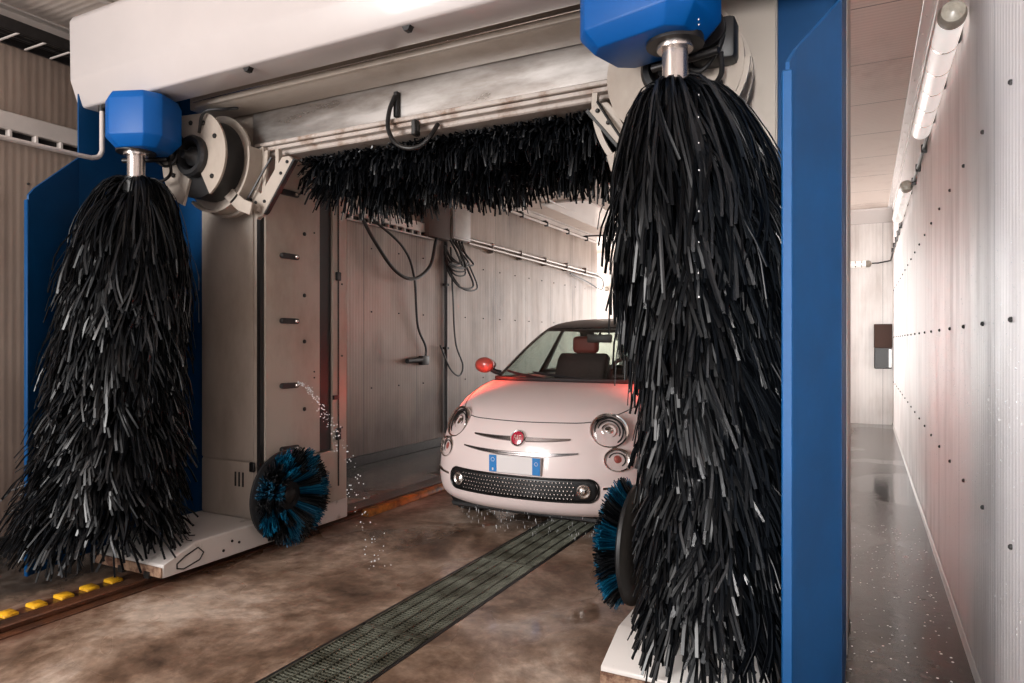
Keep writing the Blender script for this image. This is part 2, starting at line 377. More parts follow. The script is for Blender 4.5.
# recess beyond the left wall: low sill and head, gap added to let side light in
f = MB(); f.box(XL - 2.2, XL - 2.05, 12.8, YB, 0, 0.8); f.box(XL - 2.2, XL - 2.05, 12.8, YB, 3.0, ZC); f.box(XL - 2.2, XL - 0.2, 12.65, 12.8, 0, ZC)
struct('wall_recess', f, M['wall_f'], smooth=0)

# rivets of the cladding (surface pattern)
def rivets(x, s, rows, y0, y1, step):
    m = MB(); y = y0
    while y < y1:
        for z in rows: m.lathe([(0.0001, 0.0), (0.0085, 0.0), (0.0085, 0.006), (0.0045, 0.010)], axis_mtx((x, y, z), (s, 0, 0)), 8)
        y += step
    return m
struct('rivets', rivets(XR, -1, (0.69, 1.365, 2.07), 0.3, 12, 0.545), M['dark'], wr)
struct('rivets', rivets(XL, 1, (0.80, 1.62, 2.30), 0.5, 12.6, 0.485), M['dark'], wl)
# mouldings between ceiling and walls
f = MB(); f.box(XR - 0.075, XR, Y0, YE, ZC - 0.012, ZC, 0.003); f.box(XR - 0.012, XR, Y0, YE, ZC - 0.075, ZC - 0.012, 0.003)
y = 0.5
while y < 12: f.lathe([(0.006, 0), (0.006, 0.004), (0.003, 0.006)], axis_mtx((XR - 0.045, y, ZC - 0.012), (0, 0, -1)), 6); y += 0.3
struct('trim_1', f, M['lampwhite'])
f = MB(); f.prism([(YE, ZC), (YE - 0.22, ZC), (YE - 0.22, ZC - 0.03), (YE - 0.03, ZC - 0.20), (YE, ZC - 0.20)], 'x', -0.62, XR); struct('trim_2', f, M['lampwhite'])
f = MB(); f.box(XL, XL + 0.07, Y0, 12.8, ZC - 0.012, ZC, 0.003); f.box(XL, XL + 0.012, Y0, 12.8, ZC - 0.07, ZC, 0.003); struct('trim_3', f, M['duct'])
f = MB(); f.prism([(XR - 0.016, 0), (XR, 0), (XR, 0.035), (XR - 0.005, 0.035)], 'y', Y0, YE, 0.002); struct('baseboard_right', f, M['boxgrey'])
f = MB(); f.box(XL, XL + 0.03, Y0, 12.8, 0, 0.10, 0.004); struct('baseboard_left', f, M['dark'])

# drain grating in sections
def grate(y0, y1):
    m = MB(); x0, x1 = GX0 + 0.006, GX1 - 0.006
    for x in (x0, x1 - 0.008): m.box(x, x + 0.008, y0, y1, -0.028, 0.004)
    for y in (y0, y1 - 0.008): m.box(x0, x1, y, y + 0.008, -0.028, 0.004)
    for k in range(1, 5): xx = x0 + (x1 - x0) * k / 5; m.box(xx - 0.0035, xx + 0.0035, y0, y1, -0.026, 0.003)
    for k in range(1, 20):
        if k % 4: xx = x0 + (x1 - x0) * k / 20; m.box(xx - 0.0012, xx + 0.0012, y0, y1, -0.02, -0.002)
    y = y0 + 0.02
    while y < y1 - 0.01: m.box(x0, x1, y - 0.0022, y + 0.0022, -0.024, 0.001); y += 0.0205
    return m
ys = [0.35, 1.40, 2.47, 3.55, 4.63, 5.7, 6.75]
gl = ['galvanised drain grating section at the very front of the channel', 'galvanised drain grating section in the channel, short of the gantry feet',
      'galvanised drain grating section level with the feet of the gantry', 'galvanised drain grating section that ends under the bumper of the white car',
      'galvanised drain grating section wholly under the white car', 'galvanised drain grating section behind the white car']
for i in range(5):
    tag(obj('drain_grating', grate(ys[i] + 0.004, ys[i + 1] - 0.004), M['grate'], smooth=0), gl[i], 'grating', 'drain gratings along the bay')
f = MB(); 
for x in (GX0, GX1): f.box(x - 0.012 if x == GX0 else x - 0.006, x + 0.006 if x == GX0 else x + 0.012, Y0, 8.6, -0.04, 0.002)
struct('trim_4', f, M['dark'])

# rails the gantry rolls on, hazard stripes in yellow
def rail(mirror, label):
    t = thing('guide_rail', label, 'rail', (XC - 1.39 if not mirror else XC + 1.39, 0, 0), 'floor rails of the wash gantry')
    m = MB(); m.box(-3.64, -3.34, Y0, 12.0, 0.0, 0.007, 0.002); m.box(-3.49, -3.40, Y0, 12, 0.006, 0.035, 0.006)
    if mirror: m.mirror()
    obj('track', m, M['rusty'], t)
    m = MB(); y = 0.2
    while y < 2.3: m.prism([(-3.635, 0.006), (-3.555, 0.006), (-3.56, 0.022), (-3.63, 0.026)], 'y', y, y + 0.066, 0.004); y += 0.128
    if mirror: m.mirror()
    objs('hazard_stripe', m, M['yellow'], t, 'worn yellow hazard marking')
    m = MB(); m.prism([(-3.335, 0.0), (-3.255, 0.0), (-3.265, 0.05), (-3.325, 0.05)], 'y', 4.0, 6.2, 0.004)
    if mirror: m.mirror()
    obj('edge_guard', m, M['orange'], t, 'orange painted guard strip')
    return t
rail(False, 'dark floor rail with worn yellow marks below the slotted white leg')
rail(True, 'dark floor rail under the gantry foot close to the white wall')

# ------------------------------------------------------------------ gantry
G = thing('wash_gantry', 'white and blue rollover car wash gantry spanning the bay in front of the car', 'car wash gantry', (XC, 3.0, 0))
def side(mirror):
    R = (lambda m: m.mirror()) if mirror else (lambda m: m)
    nm = 'post near the white wall' if mirror else 'post with slots'
    # foot
    ft = obj('foot', R(MB().prism([(2.34, 0.055), (2.34, 0.127), (2.545, 0.20), (3.78, 0.20), (3.78, 0.055)], 'x', -3.84, -3.27, 0.006)), M['foot'], G)
    obj('end_plate', R(MB().box(-3.835, -3.272, 2.328, 2.338, 0.060, 0.112, 0.002)), M['rust'], ft, 'rusty front edge plate')
    m = MB(); m.box(-3.40, -3.36, 2.32, 2.345, 0.045, 0.08); m.box(-3.62, -3.58, 2.32, 2.345, 0.045, 0.08); m.box(-3.50, -3.44, 2.60, 2.64, 0.198, 0.203, 0.001); m.box(-3.60, -3.56, 2.64, 2.67, 0.198, 0.203, 0.001)
    objs('notch', R(m), M['black'], ft)
    hx = [Vector((-3.266, 2.42 + 0, 0.085)), Vector((-3.266, 2.46, 0.072)), Vector((-3.266, 2.56, 0.095)), Vector((-3.266, 2.585, 0.13)), Vector((-3.266, 2.55, 0.165)), Vector((-3.266, 2.47, 0.138)), Vector((-3.266, 2.42, 0.11))]
    m = MB(); m.tube(hx + [hx[0]], 0.0035, 6)
    obj('access_hatch_outline', R(m), M['seam'], ft)
    m = MB()
    for yy, zz in ((2.72, .10), (2.83, .12), (2.78, .14)): m.lathe([(0.008, 0), (0.008, 0.004), (0.004, 0.006)], axis_mtx((-3.27, yy, zz), (1, 0, 0)), 10)
    objs('screw_head', R(m), M['dark'], ft)
    for yy in (2.62, 3.6):
        obj('guide_wheel', R(MB().cyl((-3.50, yy, 0.085), (-3.38, yy, 0.085), 0.033)), M['dark'], ft)
    # leg: front cabinet and inner post
    lg = obj('leg', R(MB().prism([(-3.80, 3.0), (-3.325, 3.0), (-3.305, 3.012), (-3.30, 3.03), (-3.30, 3.72), (-3.80, 3.72)], 'z', 0.2, 3.0, 0.004)), M['cream'], G)
    m = MB()
    m.prism([(-3.30, 3.035), (-3.275, 3.035), (-3.245, 3.23), (-3.245, 3.475), (-3.30, 3.475)], 'z', 0.56, 3.0, 0.003)
    m.prism([(-3.30, 3.60), (-3.245, 3.60), (-3.245, 3.74), (-3.30, 3.74)], 'z', 0.2, 3.0, 0.003)
    obj('inner_post', R(m), M['cream'], lg)
    obj('lower_cover', R(MB().prism([(-3.30, 3.035), (-3.262, 3.035), (-3.235, 3.23), (-3.235, 3.60), (-3.30, 3.60)], 'z', 0.2, 0.553, 0.004)), M['cream'], lg)
    m = MB(); m.box(-3.305, -3.262, 3.478, 3.597, 0.56, 3.0); m.box(-3.255, -3.238, 3.648, 3.656, 0.3, 3.0); m.box(-3.25, -3.232, 3.6, 3.645, 0.9, 0.93)
    m.box(-3.32, -3.288, 3.005, 3.034, 0.2, 3.0)
    objs('guide_slot', R(m), M['black'], lg)
    obj('panel', R(MB().box(-3.795, -3.335, 2.988, 3.0, 0.565, 2.9, 0.006, 2)), M['cream'], lg)
    pl = obj('panel', R(MB().box(-3.795, -3.335, 2.988, 3.0, 0.215, 0.552, 0.006, 2)), M['cream'], lg)
    m = MB()
    for k in range(3): m.box(-3.49 + k * 0.033, -3.476 + k * 0.033, 2.984, 2.99, 0.40, 0.49, 0.002)
    m.box(-3.355, -3.31, 2.975, 2.992, 0.50, 0.56, 0.006)
    objs('vent_slot', R(m), M['black'], pl)
    # oblong nozzle holders on the inner post
    for z in (0.62, 1.02, 1.43, 1.84, 2.24):
        hm = MB(); c0 = (-3.256, 3.165, z); n = Vector((0.98, -0.15, 0)).normalized()
        hm.prism([(3.15 + 0.018 * math.cos(a) + (0.11 if math.cos(a) > 0 else 0), z + 0.018 * math.sin(a)) for a in [i * PI / 8 + 0.01 for i in range(16)]], 'x', -3.262, -3.233, 0.002)
        h = obj('nozzle_holder', R(hm), M['black'], lg)
        obj('nozzle', R(MB().lathe([(0.012, 0), (0.012, 0.012), (0.006, 0.02)], axis_mtx((-3.233, 3.245, z), (1, 0, 0)), 12)), M['satin'], h)
    m = MB()
    for z in (1.60, 1.30, 2.0, 0.86): m.lathe([(0.013, 0), (0.013, 0.006), (0.008, 0.01)], axis_mtx((-3.245, 3.33, z), (1, 0, 0)), 12)
    for z in (1.1, 1.06, 2.02): m.lathe([(0.006, 0), (0.006, 0.004), (0.003, 0.006)], axis_mtx((-3.245, 3.42, z), (1, 0, 0)), 8)
    for z in (0.7, 1.2, 1.7, 2.2): m.lathe([(0.007, 0), (0.007, 0.004), (0.003, 0.006)], axis_mtx((-3.245, 3.69, z), (1, 0, 0)), 8)
    m.box(-3.25, -3.225, 3.625, 3.665, 1.72, 1.78, 0.004); m.box(-3.25, -3.225, 3.625, 3.665, 0.62, 0.70, 0.004)
    objs('bolt_head', R(m), M['black'], lg)
    # blue splash guard: flared front wing, straight side, back plate
    def sheet(p, q, zb, zt0, zt1, th=0.012, sub=1):
        p = Vector((p[0], p[1], 0)); q = Vector((q[0], q[1], 0)); n = (q - p).normalized().cross(Vector((0, 0, 1))) * th / 2
        V = []
        for a, zt in ((p, zt0), (q, zt1)):
            for s_ in (-1, 1):
                V.append(a + n * s_ + Vector((0, 0, zb))); V.append(a + n * s_ + Vector((0, 0, zt)))
        return V, [(0, 1, 3, 2), (4, 6, 7, 5), (0, 4, 5, 1), (2, 3, 7, 6), (1, 5, 7, 3), (0, 2, 6, 4)]
    m = MB()
    m.add(*sheet((-3.93, 2.03), (-3.945, 2.068), 0.06, 2.075, 2.12))
    m.add(*sheet((-3.945, 2.068), (-4.05, 2.36), 0.06, 2.12, 2.365))
    m.add(*sheet((-4.05, 2.36), (-4.05, 3.02), 0.06, 3.12, 3.12))
    m.add(*sheet((-4.05, 3.02), (-3.80, 3.03), 0.06, 3.12, 3.12))
    sg = obj('splash_guard', R(m), M['blue'], G, 'deep blue splash guard sheet', smooth=0)
    obj('edge_lip', R(MB().box(-3.945, -3.915, 2.018, 2.03, 0.06, 2.05, 0.004)), M['blue'], sg)
    m = MB(); m.box(-4.058, -4.044, 3.0, 3.74, 0.06, 3.1, 0.003); obj('side_skin', R(m), M['boxgrey'], G)
    # winch disc with drum
    cx, cz = -3.45, 2.37
    mt = lambda y: axis_mtx((cx, y, cz), (0, -1, 0))
    def arc(r0, r1, a0, a1, y0, y1, n=28, c=(cx, cz)):
        P = [(c[0] + r1 * math.cos(a0 + (a1 - a0) * i / n), c[1] + r1 * math.sin(a0 + (a1 - a0) * i / n)) for i in range(n + 1)]
        Q = [(c[0] + r0 * math.cos(a0 + (a1 - a0) * i / n), c[1] + r0 * math.sin(a0 + (a1 - a0) * i / n)) for i in range(n + 1)]
        V = [(x, y0, z) for x, z in P] + [(x, y1, z) for x, z in P] + [(x, y0, z) for x, z in Q] + [(x, y1, z) for x, z in Q]; k = n + 1; F = []
        for i in range(n): F += [(i, i + 1, k + i + 1, k + i), (2 * k + i, 3 * k + i, 3 * k + i + 1, 2 * k + i + 1), (i, 2 * k + i, 2 * k + i + 1, i + 1), (k + i, k + i + 1, 3 * k + i + 1, 3 * k + i)]
        F += [(0, k, 3 * k, 2 * k), (n, 2 * k + n, 3 * k + n, k + n)]
        return V, F
    dm = MB(); dm.add(*arc(0.10, 0.262, -1.05, 1.15, 2.666, 2.680)); dm.prism([(cx + 0.04, cz + 0.09), (cx + 0.107, cz + 0.24), (cx - 0.12, cz + 0.255), (cx - 0.10, cz + 0.05)], 'y', 2.666, 2.680, 0.003)
    if mirror: dm.add(*arc(0.10, 0.27, -PI, PI, 2.667, 2.681, 60))
    dsc = obj('winch_disc', R(dm), M['cream'], G)
    obj('lower_plate', R(MB().add(*arc(0.13, 0.29, 3.15, 4.35, 2.672, 2.688))), M['cream'], dsc)
    obj('drum', R(MB().lathe([(0.10, 0), (0.235, 0), (0.235, 0.13), (0.10, 0.13)], mt(2.82), 48, True)), M['black'], dsc)
    obj('rear_disc', R(MB().lathe([(0.10, 0), (0.28, 0), (0.28, 0.014), (0.10, 0.014)], mt(2.84), 64, True)), M['cream'], dsc)
    m = MB(); m.lathe([(0.075, 0), (0.118, 0), (0.12, 0.04), (0.108, 0.055), (0.085, 0.055), (0.075, 0.04)], mt(2.68), 40, True); m.lathe([(0.05, -0.02), (0.055, 0.03), (0.03, 0.05), (0.022, 0.09)], mt(2.68), 24)
    obj('hub_ring', R(m), M['black'], dsc)
    m = MB()
    for a in (0.5, 1.15, -0.7, 3.6, 1.7): m.lathe([(0.014, 0), (0.014, 0.006), (0.007, 0.012)], axis_mtx((cx + 0.2 * math.cos(a), 2.666, cz + 0.2 * math.sin(a)), (0, -1, 0)), 12)
    objs('disc_bolt', R(m), M['dark'], dsc)
    # curved carrier arm and gusset that hold the roof brush
    gx = -0.12 if mirror else 0
    m = MB(); m.add(*arc(0.255, 0.315, -2.5, 0.25, 2.895, 2.93)); m.add(*arc(0.285, 0.30, -2.3, 0.2, 2.80, 2.90))
    m.prism([(x_ + gx, z_) for x_, z_ in ((-3.24, 2.10), (-3.19, 2.035), (-3.145, 2.035), (-3.115, 2.07), (-2.895, 2.335), (-2.93, 2.365), (-2.985, 2.365), (-3.155, 2.17), (-3.20, 2.20))], 'y', 2.885, 2.915, 0.004)
    m.prism([(x_ + gx, z_) for x_, z_ in ((-3.16, 2.10), (-3.135, 2.10), (-3.10, 2.42), (-3.13, 2.42))], 'y', 2.89, 2.91, 0.003)
    m.prism([(-3.30, 2.12), (-3.16, 2.06), (-3.15, 2.09), (-3.28, 2.16)], 'y', 2.86, 2.90, 0.003)
    m.add(*arc(0.40, 0.425, -0.95, 0.12, 2.90, 2.93))
    m.prism([(-3.43, 2.275), (-3.385, 2.30), (-3.30, 2.20), (-3.20, 2.125), (-3.13, 2.10), (-3.15, 2.03), (-3.25, 2.065), (-3.36, 2.15)], 'y', 2.80, 2.818, 0.003)
    ar = obj('carrier_arm', R(m), M['cream'], G)
    m = MB()
    for (x, z) in ((-3.17, 2.07), (-3.19, 2.12), (-3.12, 2.12), (-2.99, 2.27), (-2.94, 2.33), (-3.33, 2.12), (-3.30, 2.17), (-3.23, 2.14)): m.lathe([(0.010, 0), (0.010, 0.006), (0.005, 0.01)], axis_mtx((x + gx, 2.885, z), (0, -1, 0)), 10)
    objs('bracket_bolt', R(m), M['black'], ar)
    m = MB(); m.tube(smooth_path([(-3.62, 2.64, 2.52), (-3.66, 2.58, 2.44), (-3.64, 2.56, 2.36), (-3.585, 2.58, 2.31), (-3.53, 2.60, 2.34), (-3.52, 2.62, 2.42)]), 0.008, 8)
    m.tube(smooth_path([(-3.40, 2.66, 2.50), (-3.33, 2.64, 2.60), (-3.22, 2.70, 2.62), (-3.25, 2.80, 2.66)]), 0.009, 8)
    m.box(-3.70, -3.54, 2.58, 2.68, 2.34, 2.50, 0.02, 2); m.cyl((-3.60, 2.55, 2.45), (-3.60, 2.70, 2.45), 0.07)
    m.tube(smooth_path([(-3.27, 2.86, 2.10), (-3.20, 2.85, 2.16), (-3.13, 2.86, 2.26), (-3.06, 2.88, 2.37)]), 0.007, 6)
    m.prism([(-3.128 + gx, 2.045), (-3.108 + gx, 2.055), (-2.882 + gx, 2.335), (-2.893 + gx, 2.345)], 'y', 2.883, 2.912)
    obj('drive_motor', R(m), M['black'], G)
    return lg
side(False); side(True)

# fascia cover
m = MB().prism([(2.385, 2.66), (2.335, 2.81), (2.33, 3.15), (2.35, 3.185), (2.63, 3.20), (2.63, 2.70), (2.58, 2.665)], 'x', -4.09, XC * 2 + 4.09, 0.012, 2)
fa = obj('fascia_cover', m, M['white'], G)
m = MB()
for x in (-2.75, -1.78, -3.9): m.prism([(x, 2.665), (x + 0.05, 2.665), (x + 0.035, 2.64), (x + 0.015, 2.64)], 'y', 2.40, 2.43)
objs('cover_clip', m, M['black'], fa)
# cream crossbeam with shiny lip
m = MB().box(-3.56, 2 * XC + 3.56, 2.72, 2.94, 2.67, 3.12, 0.008, 2)
cb = obj('crossbeam', m, M['cream'], G)
m = MB().box(-3.50, 2 * XC + 3.50, 2.70, 2.725, 2.672, 2.70, 0.006, 2); obj('lip', m, M['cream'], cb)
m = MB().cyl((-3.50, 2.70, 2.705), (2 * XC + 3.5, 2.70, 2.705), 0.005, 10); obj('edge_strip', m, M['chrome'], cb)
m = MB()
for x in (-2.66, -1.72):
    m.lathe([(0.009, 0), (0.009, 0.003)], axis_mtx((x, 2.72, 2.79), (0, -1, 0)), 12)
    for d in (0.03, 0.055): m.box(x + d, x + d + 0.006, 2.714, 2.722, 2.775, 2.80)
objs('bolt_hole', m, M['black'], cb)
# steel beam and ledge
m = MB().box(-3.29, 2 * XC + 3.29, 2.95, 3.12, 2.475, 2.78, 0.004); sb = obj('steel_beam', m, M['steel'], G)
m = MB().box(-3.24, 2 * XC + 3.24, 2.915, 2.96, 2.455, 2.478, 0.004); m.box(-3.18, 2 * XC + 3.18, 2.97, 3.14, 2.405, 2.456, 0.008)
m.box(-3.22, 2 * XC + 3.22, 2.93, 2.975, 2.430, 2.452, 0.003)
obj('ledge', m, M['ledge'], sb)
m = MB(); 
m.box(-2.222, -2.195, 2.925, 2.955, 2.49, 2.625, 0.004); m.tube(smooth_path([(-2.208, 2.925, 2.60), (-2.225, 2.90, 2.52), (-2.22, 2.88, 2.42), (-2.16, 2.86, 2.33), (-2.08, 2.86, 2.29), (-2.01, 2.88, 2.30), (-1.965, 2.90, 2.35), (-1.955, 2.95, 2.42)], 6), 0.012, 10)
m.box(-2.09, -2.06, 2.90, 2.95, 2.37, 2.45, 0.006); m.tube([(-2.06, 2.92, 2.44), (-2.04, 2.90, 2.38)], 0.008, 8)
obj('hose_loop', m, M['cable'], sb, 'black hose loop hanging from the steel beam')
# rear beam (upper link between the legs)
m = MB().box(-3.80, 2 * XC + 3.80, 3.50, 3.72, 2.80, 3.1, 0.01); obj('rear_beam', m, M['cream'], G)

# bent supply pipe beside the left guard
m = MB(); pp = [(-3.90, 1.60, 2.33), (-3.905, 1.9, 2.34), (-3.915, 2.30, 2.345)] + smooth_path([(-3.92, 2.36, 2.348), (-3.92, 2.40, 2.365), (-3.92, 2.42, 2.40)], 5) + [(-3.92, 2.42, 2.69)]
m.tube(pp, 0.0135, 12); obj('bent_pipe', m, M['duct'], G, 'bent white pipe below the fascia')
m = MB(); m.cyl((-3.92, 2.42, 2.63), (-3.92, 2.42, 2.67), 0.02); m.box(-3.86, -3.70, 2.40, 2.46, 2.59, 2.65, 0.01); m.tube(smooth_path([(-3.86, 2.43, 2.60), (-3.82, 2.41, 2.56), (-3.75, 2.42, 2.60)]), 0.008, 8)
obj('pipe_fitting', m, M['dark'], G)

# upright strip brushes -------------------------------------------------------
def strips_mesh(axis, ztop, zbot, count, Rf, droopf, clampf, wid=0.012, seg=7, seed=1, lean=0.0, powf=None):
    rnd = random.Random(seed); m = MB(); V = m.V; F = m.F
    made = 0
    while made < count:
        h = (math.floor(rnd.random() ** 0.94 * 17) + 0.15 * rnd.random()) / 17; zc = ztop - h * (ztop - zbot); ang0 = rnd.uniform(0, 2 * PI); nn = rnd.randint(3, 7)
        cl_r = rnd.uniform(0.78, 1.10); cl_d = rnd.uniform(0.75, 1.2); cl_s = rnd.gauss(0, 0.2)
        for q in range(nn):
            made += 1
            z0 = min(ztop, zc + rnd.gauss(0, 0.012)); ang = ang0 + rnd.gauss(0, 0.13)
            hh = (ztop - z0) / (ztop - zbot)
            R = Rf(hh, ang) * cl_r * rnd.uniform(0.86, 1.06); D = droopf(hh) * cl_d * rnd.uniform(0.85, 1.12)
            sw = cl_s + rnd.gauss(0, 0.07); pw = powf(hh) if powf else 2.4
            w = wid * rnd.uniform(0.7, 1.15); th = w * 0.34
            pts = []
            wob = rnd.uniform(-0.012, 0.012); tw = rnd.uniform(-0.5, 0.5)
            for k in range(seg + 1):
                t = k / seg; r = 0.05 + (R - 0.05) * (1 - (1 - t) ** pw)
                a = ang + sw * t * t + wob * math.sin(5 * t) / max(r, .1)
                zz = z0 - D * t ** 1.45 + 0.03 * math.sin(PI * min(1, t * 1.6)) * (1 if hh < 0.08 else 0.4)
                c = axis(zz); p = Vector((c[0] + r * math.cos(a), c[1] + r * math.sin(a), zz)); pts.append(clampf(p))
            o = len(V)
            for k, p in enumerate(pts):
                t = (pts[min(k + 1, seg)] - pts[max(k - 1, 0)])
                t = t.normalized() if t.length > 1e-6 else Vector((0, 0, -1))
                sd = Vector((-math.sin(ang + tw), math.cos(ang + tw), 0)); sd = (sd - t * sd.dot(t)); sd = sd.normalized() if sd.length > 1e-4 else Vector((1, 0, 0)); n = t.cross(sd)
                ww = w * (0.8 if k == 0 else 1.0)
                for a_, b_ in ((-1, -1), (1, -1), (1, 1), (-1, 1)): V.append(tuple(p + sd * a_ * ww / 2 + n * b_ * th / 2))
            for k in range(seg):
                for e in range(4):
                    e2 = (e + 1) % 4; F.append((o + k * 4 + e, o + k * 4 + e2, o + k * 4 + 4 + e2, o + k * 4 + 4 + e))
            F.append((o + 3, o + 2, o + 1, o)); F.append((o + seg * 4, o + seg * 4 + 1, o + seg * 4 + 2, o + seg * 4 + 3))
    return m

def motor_box(cx, cy, rot, name, parent, hw, hd):
    """blue housing: chamfered lower rim and cut corners"""
    b = bmesh.new()
    def ring(w, d, c, z): return [(-w + c, -d, z), (w - c, -d, z), (w, -d + c, z), (w, d - c, z), (w - c, d, z), (-w + c, d, z), (-w, d - c, z), (-w, -d + c, z)]
    V = []; rows = [(hw - 0.05, hd - 0.04, 0.05, 2.325), (hw, hd, 0.065, 2.385), (hw, hd, 0.065, 2.60), (hw - 0.015, hd - 0.015, 0.065, 2.64)]
    for (w, d, c, z) in rows: V += ring(w, d, c, z + (0.022 if cx < -2 and z < 2.5 else 0.026 if z < 2.5 else 0))
    F = [tuple(range(8))[::-1], tuple(24 + i for i in range(8))]
    for r in range(3):
        for i in range(8): F.append((r * 8 + i, r * 8 + (i + 1) % 8, r * 8 + 8 + (i + 1) % 8, r * 8 + 8 + i))
    mt = Matrix.Translation((cx, cy, 0)) @ Matrix.Rotation(rot, 4, 'Z')
    for v in V: b.verts.new(v)
    b.verts.ensure_lookup_table()
    for f_ in F: b.faces.new([b.verts[i] for i in f_])
    bmesh.ops.recalc_face_normals(b, faces=b.faces)
    bmesh.ops.bevel(b, geom=b.edges[:], offset=0.006, segments=2, affect='EDGES', profile=0.5)
    m = MB(); m.bm(b, mt)
    return obj(name, m, M['bluebox'], parent)

def upright_brush(label, cx, cy, axis, Rf, droopf, clampf, count, seed, rot, powf, wid=0.0125):
    t = thing('wash_brush', label, 'brush', (cx, cy, 0), 'tall upright wash brushes')
    obj('bristles', strips_mesh(axis, 2.205, 0.42, count, Rf, droopf, clampf, seed=seed, powf=powf, wid=wid), M['strips'], t, smooth=60, recalc=False, kind='stuff')
    m = MB(); zs = [2.20, 1.8, 1.4, 1.0, 0.6, 0.40]; m.tube([(axis(z)[0], axis(z)[1], z) for z in zs], 0.062, 16); obj('core', m, M['black'], t)
    sh = obj('shaft', MB().cyl((cx, cy, 2.335), (axis(2.19)[0], axis(2.19)[1], 2.18), 0.045, 32), M['satin'], t)
    obj('flange', MB().lathe([(0.04, 0), (0.062, 0), (0.064, 0.006), (0.062, 0.028), (0.04, 0.032)], Matrix.Translation((cx, cy, 2.325)), 32), M['satin'], sh)
    hb = motor_box(cx + (0.04 if cx < -2 else -0.095), cy + (0.02 if cx < -2 else 0.0), rot, 'motor_housing', t, *((0.165, 0.155) if cx < -2 else (0.23, 0.165)))
    m = MB(); m.lathe([(0.05, 0.0), (0.10, 0.0), (0.10, 0.03), (0.05, 0.03)], Matrix.Translation((cx, cy, 2.34)), 24)
    R_ = Matrix.Translation((cx, cy, 0)) @ Matrix.Rotation(rot, 4, 'Z')
    m.tube([R_ @ Vector(p) for p in ((-0.15, 0.10, 2.33), (0.02, 0.12, 2.335), (0.10, 0.13, 2.34))], 0.014, 10)
    m.tube(smooth_path([R_ @ Vector(p) for p in ((-0.12, 0.15, 2.34), (-0.10, 0.20, 2.27), (0.0, 0.21, 2.235), (0.08, 0.19, 2.27), (0.10, 0.15, 2.34))]), 0.009, 8)
    obj('bearing', m, M['dark'], t)
    obj('hanger', MB().box(cx - 0.05, cx + 0.05, cy - 0.02, cy + 0.16, 2.60, 2.72, 0.01), M['dark'], t)
    return t
# left: swings outwards towards its foot
def axL(z):
    k = (2.2 - z) / 2.2; k = k if k > 0 else 0
    return (-3.58 - 0.07 * k, 2.40 - 0.12 * k)
def clL(p):
    if p.y > 2.0: 
        lim = -3.90 - max(0, min(0.13, (p.y - 2.03) * 0.394)) + 0.03
        if p.x < lim: p.x = lim
    if p.y > 2.94: p.y = 2.94
    if p.x > -3.86 and p.x < -3.25 and p.y > 2.33:
        zt = 0.135 + min(1, (p.y - 2.34) / 0.205) * 0.073
        if p.z < zt + 0.01: p.z = zt + 0.01
    if p.z < 0.02: p.z = 0.02
    return p
def RfL(h, a): 
    s = 0.255 + 0.05 * min(1, h / 0.12) + 0.04 * h + 0.08 * max(0, h - 0.50)
    out = max(0, math.cos(a - math.radians(207)))      # splays towards the camera's left
    return s * (1 + 0.33 * out * max(0, h - 0.15)) + 0.02
upright_brush('tall black strip brush hanging in front of the slotted white leg and marked rail', -3.58, 2.40, axL, RfL,
              lambda h: 0.47 - 0.17 * h, clL, 4600, 11, math.radians(21.6), lambda h: 1.85 - 0.6 * min(1, h * 1.4), 0.0105)
def axR(z):
    k = (2.2 - z) / 2.2; k = k if k > 0 else 0
    return (-0.594 + 0.13 * min(1, k * 1.6), 2.40 - 0.05 * k)
def clR(p):
    lim = 2 * XC + 3.90 - 0.03
    if p.y > 1.98: lim = -0.215 + max(0, min(0.13, (p.y - 2.03) * 0.394))
    if p.x > lim: p.x = lim
    if p.y > 2.94: p.y = 2.94
    if p.x > -0.865 and p.x < -0.25 and p.y > 2.33:
        zt = 0.135 + min(1, (p.y - 2.34) / 0.205) * 0.073
        if p.z < zt + 0.01: p.z = zt + 0.01
    if p.z < 0.02: p.z = 0.02
    return p
def RfR(h, a): return (0.26 + 0.05 * min(1, h / 0.1) if h < 0.2 else 0.29 if h < 0.32 else 0.255) * (1 - 0.10 * max(0, -math.cos(a - 0.5))) + 0.05 * max(0, h - 0.5) + 0.06 * max(0, math.cos(a - 0.5))
upright_brush('tall black strip brush beside the narrow blue guard, hiding one flank of the car', -0.594, 2.40, axR, RfR,
              lambda h: 0.47 - 0.19 * h, clR, 5600, 23, math.radians(-14.7), lambda h: 1.75 - 0.6 * min(1, h * 1.4), 0.0098)

